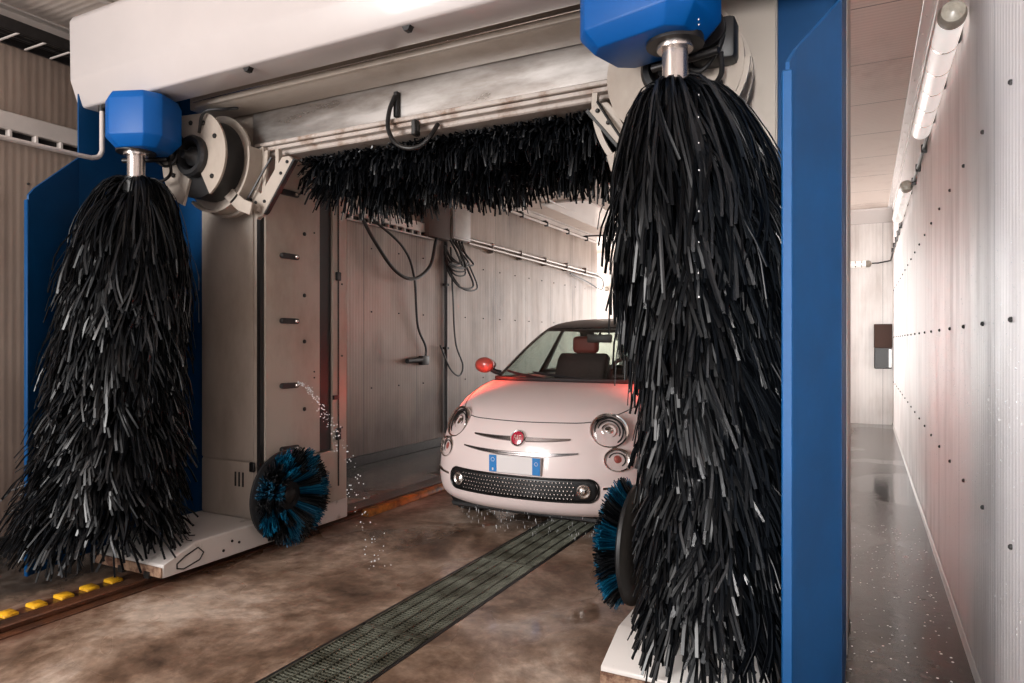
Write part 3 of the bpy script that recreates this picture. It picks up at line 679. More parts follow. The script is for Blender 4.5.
# roof brush ------------------------------------------------------------------
def roof_brush():
    t = thing('roof_brush', 'wide black horizontal brush hanging under the steel crossbeam above the car', 'brush', (XC, 3.36, 2.0))
    rnd = random.Random(5); m = MB(); V, F = m.V, m.F; seg = 5; xa, xb = -2.93, 2 * XC + 3.10
    for i in range(6500):
        x0 = rnd.uniform(xa, xb); a = rnd.uniform(-PI, PI) 
        L = rnd.uniform(0.34, 0.43); w = rnd.uniform(0.007, 0.012); th = w * 0.4; pts = []
        dx = rnd.gauss(0, 0.05); edge = 0; hang = rnd.uniform(-0.15, 1.15)
        if x0 - xa < 0.1: edge = -0.05
        if xb - x0 < 0.1: edge = 0.05
        for k in range(seg + 1):
            q = k / seg; r = 0.05 + L * q
            y = 3.36 + math.sin(a) * (0.05 + (L * 0.92) * (1 - (1 - q) ** 1.5) * 0.9); z = 2.40 + math.cos(a) * r * 0.60 * (1 - 0.6 * q) - (0.22 + 0.03 * math.sin(x0 * 9)) * q ** 1.6 * hang
            z = min(z, 2.66 if abs(y - 3.05) > 0.12 else 2.39)
            if y < 3.15: z = min(z, 2.40 - rnd.uniform(0, 0.04))
            pts.append(Vector((x0 + (dx + edge) * q, max(3.02, y), z)))
        o = len(V)
        ta = rnd.uniform(0, PI)
        for k, p in enumerate(pts):
            tt = pts[min(k + 1, seg)] - pts[max(k - 1, 0)]; tt = tt.normalized() if tt.length > 1e-5 else Vector((0, 0, -1))
            sd = Vector((math.cos(ta), math.sin(ta), 0)); sd = (sd - tt * sd.dot(tt)); sd = sd.normalized() if sd.length > 1e-4 else Vector((1, 0, 0)); n = tt.cross(sd)
            for a_, b_ in ((-1, -1), (1, -1), (1, 1), (-1, 1)): V.append(tuple(p + sd * a_ * w / 2 + n * b_ * th / 2))
        for k in range(seg):
            for e in range(4):
                e2 = (e + 1) % 4; F.append((o + k * 4 + e, o + k * 4 + e2, o + k * 4 + 4 + e2, o + k * 4 + 4 + e))
        F.append((o + seg * 4, o + seg * 4 + 1, o + seg * 4 + 2, o + seg * 4 + 3))
    obj('bristles', m, M['strips'], t, smooth=60, recalc=False, kind='stuff')
    obj('core', MB().cyl((xa - 0.1, 3.36, 2.36), (xb + 0.1, 3.36, 2.36), 0.06), M['black'], t)
roof_brush()

# wheel brushes ---------------------------------------------------------------
def wheel_brush(mirror, label):
    cx, cy, cz = -3.16, 3.10, 0.355
    t = thing('wheel_brush', label, 'brush', ((2 * XC - cx) if mirror else cx, cy, cz), 'round blue and black wheel brushes')
    R = (lambda m: m.mirror()) if mirror else (lambda m: m)
    ax = axis_mtx((cx, cy, cz), (1, 0, 0))
    obj('backing_disc', R(MB().lathe([(0.03, -0.03), (0.255, -0.03), (0.275, -0.02), (0.275, -0.005), (0.24, 0.012), (0.05, 0.02), (0.03, 0.02)], ax, 56, True)), M['black'], t)
    obj('axle', R(MB().lathe([(0.03, -0.09), (0.035, 0.02), (0.05, 0.03), (0.03, 0.045)], ax, 20)), M['dark'], t)
    rnd = random.Random(9); ms = [MB(), MB()]; n = 7
    for s_ in range(n * 2):
        m = ms[s_ % 2]; ac = (s_ + 0.25) * PI / n
        for ringr, L in ((0.10, 0.14), (0.155, 0.125), (0.20, 0.105)):
            for i in range(46):
                a = ac + rnd.uniform(-0.5, 0.5) * PI / n * (0.95 if s_ % 2 == 0 else 1.05); r0 = ringr + rnd.uniform(-0.02, 0.02)
                fl = (0.62 + (ringr - 0.11) * 3.6) * rnd.uniform(0.85, 1.15); LL = L * rnd.uniform(0.9, 1.08)
                da = (a - ac) * 0.2 + rnd.gauss(0, 0.05)
                p0 = Vector((r0 * math.cos(a), r0 * math.sin(a), 0.01)); p1 = p0 + Vector((math.cos(a + da) * math.sin(fl), math.sin(a + da) * math.sin(fl), math.cos(fl))) * LL
                pm = (p0 + p1) / 2 + Vector((0, 0, 0.006)); pts = [ax @ p0, ax @ pm, ax @ p1]
                for p in pts: p.z = max(p.z, 0.015 if p.x > -3.26 else 0.21)
                m.tube(pts, 0.0028, 4, True)
    obj('bristles', R(ms[0]), M['tblue'], t, 'bright blue tufts', smooth=0, recalc=False, kind='stuff')
    obj('bristles', R(ms[1]), M['tblack'], t, 'black tufts', smooth=0, recalc=False, kind='stuff')
wheel_brush(False, 'round blue and black wheel brush low on the slotted white leg')
wheel_brush(True, 'round blue and black wheel brush before the car bumper, half behind the tall brush')

# ------------------------------------------------------------------ left wall services
# cable ladder tray high on the wall
t = thing('cable_tray', 'dark cable ladder tray carrying cables high on the beige wall', 'cable tray', (-4.55, 2, 3.12))
m = MB(); m.box(-4.70, -4.685, Y0, 6.5, 3.13, 3.20, 0.002); m.box(-4.47, -4.455, Y0, 6.5, 3.13, 3.20, 0.002); obj('side_rail', m, M['dark'], t)
m = MB(); y = Y0 + 0.1
while y < 6.4: m.box(-4.69, -4.46, y, y + 0.014, 3.128, 3.138, 0.003); y += 0.15
objs('rung', m, M['duct'], t)
m = MB(); rnd = random.Random(3)
for k in range(8):
    x = -4.66 + k * 0.024; m.tube(smooth_path([(x + rnd.uniform(-0.006, 0.006), yy, 3.165 + rnd.uniform(0, 0.012) + 0.018 * (k % 2)) for yy in [Y0 + i * 0.6 for i in range(15)]], 3), 0.011, 6)
objs('cable', m, M['cable'], t)
# white duct with ladder underneath
t = thing('cable_duct', 'white rectangular cable duct running along the beige wall below the tray', 'duct', (-4.68, 2, 2.6))
m = MB().box(XL, XL + 0.06, Y0, 7.0, 2.60, 2.71, 0.006); obj('channel', m, M['duct'], t)
m = MB(); m.box(XL + 0.005, XL + 0.02, Y0, 7.0, 2.545, 2.60); obj('backing', m, M['dark'], t)
m = MB(); y = Y0
while y < 6.9: m.box(XL + 0.01, XL + 0.065, y, y + 0.018, 2.55, 2.60, 0.003); y += 0.15
m.cyl((XL + 0.06, Y0, 2.545), (XL + 0.06, 7.0, 2.545), 0.009, 10)
objs('rung', m, M['duct'], t)
# ceiling conduit
tag(obj('ceiling_conduit', MB().cyl((-4.05, Y0, ZC - 0.02), (-4.05, 10, ZC - 0.02), 0.016, 12), M['duct']), 'pale round conduit fixed under the ceiling above the cable tray', 'conduit')

# junction box with cable tangle
t = thing('junction_box', 'grey electrical junction box on the beige wall behind the gantry, cables tangled below', 'electrical box', (XL, 7.4, 2.62))
bx = obj('enclosure', MB().box(XL, XL + 0.13, 7.30, 7.70, 2.60, 3.02, 0.012, 2), M['boxgrey'], t)
obj('cover', MB().box(XL + 0.13, XL + 0.145, 7.30, 7.68, 2.62, 3.0, 0.008, 2), M['boxgrey'], bx)
obj('enclosure', MB().box(XL, XL + 0.12, 6.75, 7.22, 2.56, 3.0, 0.012, 2), M['brown'], t, 'dark brown neighbouring enclosure')
m = MB(); 
for i in range(5): m.cyl((XL + 0.06, 7.32 + i * 0.07, 2.57), (XL + 0.06, 7.32 + i * 0.07, 2.605), 0.016, 10)
objs('cable_gland', m, M['black'], t)
rnd = random.Random(4); m = MB()
for k in range(9):
    yy = 7.32 + (k % 5) * 0.07; a = rnd.uniform(0.08, 0.3); b_ = rnd.uniform(0.25, 0.62)
    m.tube(smooth_path([(XL + 0.06, yy, 2.58), (XL + 0.10 + rnd.uniform(0, .05), yy + a * 0.3, 2.58 - b_ * 0.5), (XL + 0.12, yy + a, 2.58 - b_), (XL + 0.10, yy + a * 0.3 - 0.15, 2.58 - b_ * 1.05), (XL + 0.05, 7.25 + rnd.uniform(-.05, .05), 2.58 - b_ * 0.6), (XL + 0.05, 7.22 + rnd.uniform(-0.03, 0.03), 2.5)], 6), rnd.choice((0.008, 0.011, 0.014)), 6)
objs('cable', m, M['cable'], t)
tag(obj('hanging_cable', MB().tube(smooth_path([(XL + 0.08, 5.55, 2.62), (XL + 0.12, 5.75, 2.35), (XL + 0.12, 6.1, 2.08), (XL + 0.12, 6.45, 2.02), (XL + 0.10, 6.8, 2.2), (XL + 0.08, 6.95, 2.5), (XL + 0.08, 7.0, 2.6)], 8), 0.02, 8), M['cable']),
    'thick black cable sagging from the duct to the brown enclosure on the beige wall', 'cable')
tag(obj('hanging_cable', MB().tube(smooth_path([(XL + 0.08, 5.7, 2.62), (XL + 0.14, 6.2, 2.36), (XL + 0.12, 6.45, 2.05), (XL + 0.05, 6.62, 1.5), (XL + 0.05, 6.78, 1.25), (XL + 0.04, 6.80, 1.12)], 8), 0.014, 8), M['cable']),
    'thin black cable running down the beige wall to the plug socket', 'cable')
t = thing('plug_socket', 'small black plug and socket low on the beige wall between duct and car', 'socket', (XL, 6.75, 1.05))
obj('socket', MB().box(XL, XL + 0.07, 6.70, 6.84, 1.02, 1.13, 0.012, 2), M['black'], t)
obj('plug', MB().cyl((XL + 0.045, 6.42, 1.075), (XL + 0.045, 6.70, 1.085), 0.028, 12, 0.035), M['black'], t)
t = thing('wall_conduit', 'dark vertical conduit with loose cables dropping from the junction box', 'conduit', (XL, 7.28, 0.2))
obj('pipe', MB().cyl((XL + 0.03, 7.26, 0.15), (XL + 0.03, 7.26, 2.56), 0.022, 10), M['dark'], t)
obj('loose_cable', MB().tube(smooth_path([(XL + 0.05, 7.34, 2.5), (XL + 0.07, 7.36, 1.9), (XL + 0.06, 7.44, 1.3), (XL + 0.07, 7.60, 1.0), (XL + 0.07, 7.52, 0.86), (XL + 0.06, 7.32, 0.95), (XL + 0.05, 7.10, 1.25)], 8), 0.011, 6), M['cable'], t)
objs('clip', MB().box(XL, XL + 0.06, 7.23, 7.29, 2.0, 2.03).box(XL, XL + 0.06, 7.23, 7.29, 1.2, 1.23), M['dark'], t)
# shiny double conduit to the far end
t = thing('twin_conduit', 'shiny double conduit from the junction box to the end of the beige wall', 'conduit', (XL, 10, 2.6))
obj('pipe', MB().cyl((XL + 0.05, 7.75, 2.66), (XL + 0.05, 12.75, 2.62), 0.022, 12), M['conduit'], t)
obj('pipe', MB().cyl((XL + 0.07, 7.75, 2.60), (XL + 0.07, 12.75, 2.55), 0.018, 12), M['conduit'], t)
m = MB()
for y in (8.4, 9.3, 10.2, 11.1, 12.0): m.box(XL, XL + 0.085, y, y + 0.015, 2.54, 2.685, 0.003)
objs('bracket', m, M['conduit'], t)
obj('hook', MB().tube(smooth_path([(XL + 0.06, 12.5, 2.6), (XL + 0.08, 12.85, 2.55), (XL + 0.08, 12.95, 2.42), (XL + 0.07, 12.8, 2.33), (XL + 0.06, 12.2, 2.42), (XL + 0.05, 11.3, 2.52)]), 0.012, 8), M['cable'], t)
# upper rail under the ceiling
t = thing('ceiling_rail', 'thin rail with dark brackets just under the ceiling along the beige wall', 'rail', (XL, 10, 3.2))
obj('rail_bar', MB().box(XL + 0.10, XL + 0.14, 6.0, 12.8, 3.19, 3.22, 0.004), M['duct'], t)
m = MB()
for y in (8.3, 9.2, 10.1, 11.0, 11.9): m.box(XL + 0.09, XL + 0.15, y, y + 0.04, 3.17, 3.25, 0.005); m.box(XL, XL + 0.12, y + .01, y + 0.04, 3.24, 3.27)
objs('bracket', m, M['dark'], t)
tag(obj('ceiling_panel', MB().box(XL + 0.45, XL + 1.15, 9.2, 11.6, ZC - 0.03, ZC - 0.002, 0.006), M['lampwhite']), 'pale flat rectangular panel on the ceiling above the rail', 'ceiling panel')
tag(obj('ceiling_cable', MB().tube([(XL + 0.1, 11.9, 3.26), (XL + 0.7, 12.1, 3.27), (XL + 2.6, 12.0, 3.27)], 0.014, 8), M['cable']), 'dark cable crossing under the ceiling near the far opening', 'cable')

# ------------------------------------------------------------------ tube lamps
def tube_lamp(p0, p1, label, on=False, r=0.052):
    p0, p1 = Vector(p0), Vector(p1); d = (p1 - p0).normalized(); L = (p1 - p0).length
    t = thing('tube_lamp', label, 'lamp', tuple(p0), 'waterproof tube lamps')
    mt = axis_mtx(p0, d)
    obj('diffuser', MB().lathe([(r * 0.2, -0.02), (r * 0.8, -0.012), (r, 0.02), (r, L - 0.02), (r * 0.8, L + 0.012), (r * 0.2, L + 0.02)], mt, 28), M['lampon'], t)
    obj('end_cap', MB().lathe([(r * 0.3, -0.045), (r * 0.85, -0.03), (r * 1.03, 0.0), (r * 1.03, 0.035)], mt, 28), M['tubeend'], t)
    m = MB(); n = 6
    for i in range(1, n): m.lathe([(r * 1.01, -0.008), (r * 1.05, -0.008), (r * 1.05, 0.008), (r * 1.01, 0.008)], mt @ Matrix.Translation((0, 0, L * i / n)), 28, True)
    objs('clip_ring', m, M['chrome'], t)
    m = MB(); 
    side_ = Vector((1, 0, 0)) if abs(d.y) > 0.5 else Vector((0, 1, 0))
    for k in (0.15, 0.5, 0.85): c = p0 + d * L * k + side_ * 0.035; m.box(c.x - 0.022, c.x + 0.022, c.y - 0.022, c.y + 0.022, c.z - 0.02, c.z + 0.03)
    objs('mounting_bracket', m, M['dark'], t)
tube_lamp((XR - 0.062, 3.38, 2.67), (XR - 0.062, 5.2, 2.67), 'long white tube lamp on the white wall, nearest and highest in view')
tube_lamp((XR - 0.062, 6.95, 2.67), (XR - 0.062, 8.75, 2.67), 'shorter-looking white tube lamp further along the white wall')
tube_lamp((0.05, YE - 0.062, 2.52), (-0.5, YE - 0.062, 2.52), 'short white tube lamp on the far end wall beside the gantry guard')
tube_lamp((-4.95 - 0.35, YB - 0.065, 2.52), (-6.4, YB - 0.065, 2.52), 'tube lamp on the bright wall beyond the end of the beige wall')
m = MB(); m.tube(smooth_path([(XR - 0.02, 5.22, 2.66), (XR - 0.02, 6.0, 2.655), (XR - 0.02, 6.92, 2.66)]), 0.011, 8); m2 = MB(); m2.tube([(XR - 0.02, 8.78, 2.66), (XR - 0.02, 11.9, 2.60), (XR - 0.03, YE - 0.02, 2.56), (XR - 0.2, YE - 0.02, 2.53), (0.10, YE - 0.02, 2.53)], 0.011, 8)
mc = MB()
for y in (5.6, 6.2, 6.7, 9.2, 9.8, 10.4, 11.0, 11.6): mc.box(XR - 0.035, XR, y, y + 0.03, 2.63, 2.69, 0.003)
t = thing('lamp_cable', 'dark cable clipped along the white wall linking the tube lamps', 'cable', (XR, 8, 2.66))
obj('cable_run', m, M['cable'], t); obj('cable_run', m2, M['cable'], t); objs('clip', mc, M['cable'], t)
# control box at far corner
t = thing('control_box', 'brown and black control box on the far wall at the corner', 'control box', (0.25, YE, 0.88))
obj('housing', MB().box(0.13, 0.372, YE - 0.14, YE, 0.88, 1.56, 0.01), M['black'], t)
obj('hood', MB().box(0.125, 0.376, YE - 0.17, YE - 0.14, 1.20, 1.57, 0.008), M['brown'], t)
obj('label_strip', MB().box(0.33, 0.365, YE - 0.148, YE - 0.14, 0.9, 1.18), M['lampwhite'], t)

# ------------------------------------------------------------------ car
CX, CY = -1.985, 3.88
CAR = thing('car', 'small white hatchback with black roof standing in the bay facing the camera', 'car', (CX, CY, 0))
# rows: z, y at centre front, half width, corner depth, exponent, y at centre rear
ROWS = [(0.185, .13, .66, .44, 2.3, 3.40), (0.20, .075, .72, .47, 2.4, 3.46), (0.232, .035, .765, .50, 2.45, 3.50), (0.28, .012, .79, .53, 2.5, 3.53), (0.35, .0, .805, .55, 2.5, 3.545), (0.42, .0, .812, .56, 2.45, 3.55),
        (0.50, .008, .815, .57, 2.4, 3.54), (0.58, .022, .815, .59, 2.35, 3.52), (0.66, .045, .812, .61, 2.3, 3.50), (0.72, .072, .808, .63, 2.25, 3.48), (0.77, .105, .803, .65, 2.2, 3.46),
        (0.815, .150, .797, .67, 2.2, 3.44), (0.862, .22, .790, .68, 2.2, 3.42), (0.905, .315, .782, .68, 2.2, 3.40), (0.942, .43, .772, .66, 2.2, 3.38), (0.970, .56, .76, .62, 2.25, 3.36), (0.990, .70, .745, .56, 2.4, 3.34), (1.002, .82, .73, .5, 2.6, 3.32)]
def rowat(z, rows=ROWS):
    if z <= rows[0][0]: return rows[0]
    for a, b in zip(rows, rows[1:]):
        if z <= b[0]:
            t = (z - a[0]) / (b[0] - a[0]); return tuple(a[i] + (b[i] - a[i]) * t for i in range(len(a)))
    return rows[-1]
def smooth_rows(rows, k=3):
    out = []
    R_ = [rows[0]] + list(rows) + [rows[-1]]
    for i in range(1, len(R_) - 2):
        a, b, c, d = R_[i - 1:i + 3]
        for j in range(k):
            t = j / k; out.append(tuple(0.5 * ((2 * b[q]) + (c[q] - a[q]) * t + (2 * a[q] - 5 * b[q] + 4 * c[q] - d[q]) * t * t + (3 * b[q] - a[q] - 3 * c[q] + d[q]) * t ** 3) for q in range(len(a))))
    out.append(rows[-1]); return out
SR = smooth_rows(ROWS, 4)
def sy(x, z):
    _, yf, W, D, n, yr = rowat(z, SR); s = min(0.9995, abs(x) / W)
    return yf + D * (1 - (1 - s ** n) ** (1 / n))
def sp(x, z, off=0.0):
    e = 0.004; y = sy(x, z); dx = (sy(x + e, z) - sy(x - e, z)) / (2 * e); dz = (sy(x, z + e) - sy(x, z - e)) / (2 * e)
    n = Vector((dx, -1, dz)).normalized(); return Vector((CX + x, CY + y, z)) + n * off, n
def outline(row, nf=28, ns=14, nr=14):
    z, yf, W, D, n, yr = row; P = []; D = min(D, (yr - yf) * 0.47); Dr = min(0.5, (yr - yf) * 0.47); nn = 3.0
    for i in range(-nf, nf + 1):
        th = (i / nf) * PI / 2; s = math.sin(abs(th)) ** (2 / n); c = max(0, math.cos(th)) ** (2 / n)
        P.append((math.copysign(W * s, th), yf + D * (1 - c), z))
    y0 = yf + D; y1 = yr - Dr
    for i in range(1, ns): P.append((W, y0 + (y1 - y0) * i / ns, z))
    for i in range(-nr, nr + 1):
        th = (i / nr) * PI / 2; s = math.sin(abs(th)) ** (2 / nn); c = max(0, math.cos(th)) ** (2 / nn)
        P.append((-math.copysign(W * s, th), yr - Dr * (1 - c), z))
    for i in range(1, ns): P.append((-W, y1 + (y0 - y1) * i / ns, z))
    return [(CX + p[0], CY + p[1], p[2]) for p in P]
def loft(rows, cap0=True, cap1=True):
    m = MB(); n = None
    for r in rows:
        P = outline(r); n = len(P); m.V += P
    for i in range(len(rows) - 1):
        for k in range(n): k2 = (k + 1) % n; m.F.append((i * n + k, i * n + k2, (i + 1) * n + k2, (i + 1) * n + k))
    if cap0: m.F.append(tuple(range(n))[::-1])
    if cap1: m.F.append(tuple((len(rows) - 1) * n + k for k in range(n)))
    return m
body_rows = SR + [(0.998, .86, .71, .46, 2.8, 3.28), (0.93, .88, .70, .45, 2.8, 3.26), (0.70, .90, .69, .44, 2.8, 3.24)]
body = obj('body', loft(body_rows), M['paint'], CAR, smooth=50)
# wheel arches cut with cylinders
cut = MB()
for yy in (0.70, 3.0):
    for s in (-1, 1): cut.cyl((CX + s * 0.50, CY + yy, 0.30), (CX + s * 1.0, CY + yy, 0.30), 0.345, 48)
co = obj('arch_cutter', cut, M['black'])
bo = body.modifiers.new('b', 'BOOLEAN'); bo.object = co; bo.operation = 'DIFFERENCE'; bo.solver = 'EXACT'
dg = bpy.context.evaluated_depsgraph_get(); me2 = bpy.data.meshes.new_from_object(body.evaluated_get(dg)); body.modifiers.clear(); body.data = me2
while len(me2.materials) > 1: me2.materials.pop()
bpy.data.objects.remove(co)
me2.shade_smooth(); me2.set_sharp_from_angle(angle=math.radians(40))

# greenhouse: z, yf, W, D, n, yr
GR = [(0.985, .76, .745, .46, 2.7, 3.31), (1.025, .83, .735, .47, 2.8, 3.29), (1.12, 1.00, .712, .48, 2.9, 3.24), (1.22, 1.18, .685, .48, 3.0, 3.17), (1.32, 1.37, .655, .47, 3.0, 3.08), (1.395, 1.53, .625, .45, 3.0, 2.98),
      (1.44, 1.65, .592, .43, 3.0, 2.90), (1.475, 1.80, .545, .40, 2.8, 2.78), (1.498, 1.97, .46, .34, 2.6, 2.62), (1.510, 2.12, .32, .22, 2.4, 2.50), (1.513, 2.2, .12, .08, 2.2, 2.36)]
GS = smooth_rows(GR, 4)
allm = {k: MB() for k in ('roof', 'windscreen', 'side_l', 'side_r', 'rq_l', 'rq_r', 'rear')}
nf, ns, nr = 28, 14, 14; n = 2 * nf + 1 + ns - 1 + 2 * nr + 1 + ns - 1
P = [outline(r) for r in GS]
for i in range(len(GS) - 1):
    zc = (GS[i][0] + GS[i + 1][0]) / 2
    for k in range(n):
        k2 = (k + 1) % n; key = 'roof'
        if 1.012 < zc < 1.412:
            if k < 2 * nf:
                kk = abs(k + 0.5 - nf)
                if kk < 19: key = 'windscreen'
                elif kk > 22.9: key = 'side_r' if k > nf else 'side_l'
            elif k < 2 * nf + ns:
                j = k - 2 * nf
                if j < 6: key = 'side_r'
                elif j > 6 and zc > 1.055: key = 'rq_r'
            elif k < 2 * nf + ns + 2 * nr:
                j = abs(k + 0.5 - (2 * nf + ns + nr))
                if j < 8.5 and zc > 1.05: key = 'rear'
                elif j > 11.5 and zc > 1.055: key = 'rq_r' if k < 2 * nf + ns + nr else 'rq_l'
            else:
                j = k - (2 * nf + ns + 2 * nr)
                if j > ns - 7: key = 'side_l'
                elif j < ns - 7 and zc > 1.055: key = 'rq_l'
        m = allm[key]; m.add([P[i][k], P[i][k2], P[i + 1][k2], P[i + 1][k]], [(0, 1, 2, 3)])
allm['roof'].add(P[-1], [tuple(range(n))])
def weld(o, d=0.0004):
    b = bmesh.new(); b.from_mesh(o.data); bmesh.ops.remove_doubles(b, verts=b.verts, dist=d); bmesh.ops.recalc_face_normals(b, faces=b.faces); b.to_mesh(o.data); b.free()
    o.data.shade_smooth(); o.data.set_sharp_from_angle(angle=math.radians(50))
rf = obj('roof', allm['roof'], M['roof'], CAR, 'black roof and pillars'); 
b = bmesh.new(); b.from_mesh(rf.data); bmesh.ops.remove_doubles(b, verts=b.verts, dist=0.0004); b.to_mesh(rf.data); b.free(); weld(rf)
sd = rf.modifiers.new('thick', 'SOLIDIFY'); sd.thickness = 0.02; sd.offset = -1
weld(obj('windscreen', allm['windscreen'], M['glass'], CAR))
for k in ('side_l', 'side_r', 'rq_l', 'rq_r'): weld(obj('side_window', allm[k], M['sideglass'], CAR))
weld(obj('rear_window', allm['rear'], M['sideglass'], CAR))
# cowl strip and wipers
def gp(x, z, off=0.0):
    _, yf, W, D, n_, yr = rowat(z, GS); s = min(.999, abs(x) / W); return Vector((CX + x, CY + yf + D * (1 - (1 - s ** n_) ** (1 / n_)) - off, z))
m = MB(); xs = [(-0.66 + 1.32 * i / 24) for i in range(25)]
m.tube([gp(x, 1.012, 0.015) for x in xs], 0.016, 8); cw = obj('cowl', m, M['black'], CAR)
for (xa, xb, za, zb) in ((0.28, -0.30, 1.015, 1.065), (-0.10, -0.58, 1.015, 1.07)):
    m = MB(); m.tube([gp(xa + (xb - xa) * i / 8, za + (zb - za) * i / 8, 0.022) for i in range(9)], 0.006, 6); m.tube([gp(xa + 0.02 + (xb - xa) * (0.1 + 0.9 * i / 8), za + (zb - za) * i / 8 - 0.008 * 1, 0.016) for i in range(9)], 0.007, 6)
    obj('wiper', m, M['black'], CAR)
# hood shut line, bumper line
m = MB(); q = []
side_pts = [(0.705, 0.985), (0.70, 0.965), (0.69, 0.935), (0.665, 0.895), (0.62, 0.855), (0.56, 0.822), (0.49, 0.797), (0.42, 0.784)]
q = [sp(-x, z, 0.0005)[0] for x, z in side_pts] + [sp(-0.36 + 0.72 * i / 14, 0.780 - 0.004 * (1 - abs(i - 7) / 7), 0.0005)[0] for i in range(15)] + [sp(x, z, 0.0005)[0] for x, z in side_pts[::-1]]
m.tube(smooth_path(q, 3), 0.0032, 6); obj('bonnet_gap', m, M['seam'], CAR)
# headlights
def lamp(name, x, z, r, sx_, sy_, face):
    p, n_ = sp(x, z); d = Vector((n_.x * face, n_.y, n_.z * 0.55)).normalized(); mt = axis_mtx(p + n_ * 0.002, d)
    h = obj(name, MB().lathe([(r * 0.93, -0.05), (r * 1.03, -0.02), (r * 1.06, 0.004), (r * 1.02, 0.014), (r * 0.93, 0.010), (r * 0.90, -0.01), (r * 0.88, -0.05)], mt, 44, True, sx_, sy_), M['chrome'], CAR, 'chrome rimmed round lamp')
    return h, mt
for s in (-1, 1):
    r = 0.118; h, mt = lamp('headlight', s * 0.553, 0.735, r, 1.0, 0.93, 0.8)
    obj('reflector', MB().lathe([(r * 0.93, -0.004), (r * 0.80, -0.03), (r * 0.5, -0.05), (r * .1, -0.055)], mt, 40, cap0=False), M['grille'], h)
    obj('light_ring', MB().lathe([(r * 0.72, -0.006), (r * 0.80, -0.004), (r * 0.80, 0.002), (r * 0.72, 0.002)], mt, 40, True), M['grille'], h)
    obj('light_ring', MB().lathe([(r * 0.56, -0.012), (r * 0.62, -0.010), (r * 0.62, -0.004), (r * 0.56, -0.004)], mt, 40, True), M['dark'], h)
    m = MB(); m.lathe([(r * 0.40, -0.03), (r * 0.42, 0.0), (r * 0.36, 0.004), (r * 0.34, -0.02)], mt, 30, True); m.lathe([(r * 0.33, -0.02), (r * 0.25, -0.004), (r * 0.08, 0.004)], mt, 30)
    obj('projector', m, M['chrome'], h)
    obj('lens', MB().lathe([(r * 0.95, 0.004), (r * 0.85, 0.016), (r * 0.6, 0.026), (r * 0.3, 0.031), (r * 0.02, 0.032)], mt, 40, cap0=False), M['clear'], h)
    r = 0.078; h, mt = lamp('indicator_lamp', s * 0.622, 0.565, r, 1.12, 0.90, 0.85)
    obj('reflector', MB().lathe([(r * 0.93, -0.004), (r * 0.7, -0.02), (r * 0.3, -0.03), (r * .05, -0.03)], mt, 36, False, 1.12, 0.9, False), M['satin'], h)
    obj('bulb', MB().lathe([(r * 0.42, -0.02), (r * 0.36, -0.004), (r * 0.1, 0.006)], mt, 24), M['coral'], h)
    m = MB(); m.lathe([(r * 0.56, -0.012), (r * 0.66, -0.010), (r * 0.66, -0.002), (r * 0.56, -0.002)], mt, 36, True, 1.12, 0.9); obj('light_ring', m, M['dark'], h)
    obj('lens', MB().lathe([(r * 0.95, 0.004), (r * 0.8, 0.012), (r * 0.5, 0.017), (r * 0.02, 0.020)], mt, 36, False, 1.12, 0.9, False), M['clear'], h)
# chrome whiskers, long moulding
def band(xa, xb, zf, hf, off=0.010, nseg=24, back=0.006, base=0.0):
    m = MB(); V = []; F = []
    for i in range(nseg + 1):
        t = i / nseg; x = xa + (xb - xa) * t; z = zf(t); h = hf(t)
        a, na = sp(x, z + h, -back); b_, nb = sp(x, z + h * 0.6, off); c, nc = sp(x, z - h * 0.6, off); d, nd = sp(x, z - h, -back)
        V += [a, b_, c, d]
    for i in range(nseg):
        for e in range(3): F.append((i * 4 + e, i * 4 + e + 1, i * 4 + 5 + e, i * 4 + 4 + e))
        F.append((i * 4 + 3, i * 4, i * 4 + 4, i * 4 + 7))
    F += [(0, 3, 2, 1), (nseg * 4, nseg * 4 + 1, nseg * 4 + 2, nseg * 4 + 3)]
    return m.add(V, F)
for s in (-1, 1):
    obj('chrome_whisker', band(s * 0.055, s * 0.345, lambda t: 0.672 + 0.010 * t * t, lambda t: 0.013 * (1 - t) ** 0.6 + 0.006), M['trimchrome'], CAR)
mo = obj('chrome_moulding', band(-0.42, 0.40, lambda t: 0.580 + 0.020 * abs(2 * t - 1) ** 2.2, lambda t: 0.006 + 0.010 * (1 - abs(2 * t - 1) ** 3), 0.012), M['trimchrome'], CAR)
obj('groove', band(-0.37, 0.35, lambda t: 0.580 + 0.020 * abs((2 * t - 1) * .88) ** 2.2, lambda t: 0.0035, 0.0145), M['grille'], mo)
# badge
p, n_ = sp(0, 0.675); mt = axis_mtx(p, n_)
bd = obj('badge', MB().lathe([(0.040, -0.01), (0.054, -0.01), (0.055, 0.010), (0.050, 0.018), (0.044, 0.016), (0.040, 0.008)], mt, 40, True), M['chrome'], CAR, 'round red badge with a chrome ring')
obj('enamel', MB().lathe([(0.044, 0.0), (0.044, 0.012), (0.03, 0.0155), (0.01, 0.017)], mt, 36), M['badge'], bd)
cu = bpy.data.curves.new('lettering', 'FONT'); cu.body = 'FIAT'; cu.size = 0.031; cu.align_x = 'CENTER'; cu.align_y = 'CENTER'; cu.extrude = 0.001
to = bpy.data.objects.new('lettering', cu); COL.objects.link(to); to.scale = (0.85, 1.5, 1)
cu.materials.append(M['chrome']); dg = bpy.context.evaluated_depsgraph_get(); tm = bpy.data.meshes.new_from_object(to.evaluated_get(dg)); bpy.data.objects.remove(to)
xv = Vector((1, 0, 0)); zv = n_.normalized(); yv = zv.cross(xv)
tmx = Matrix((xv, yv, zv)).transposed().to_4x4(); tmx.translation = p + n_ * 0.0175
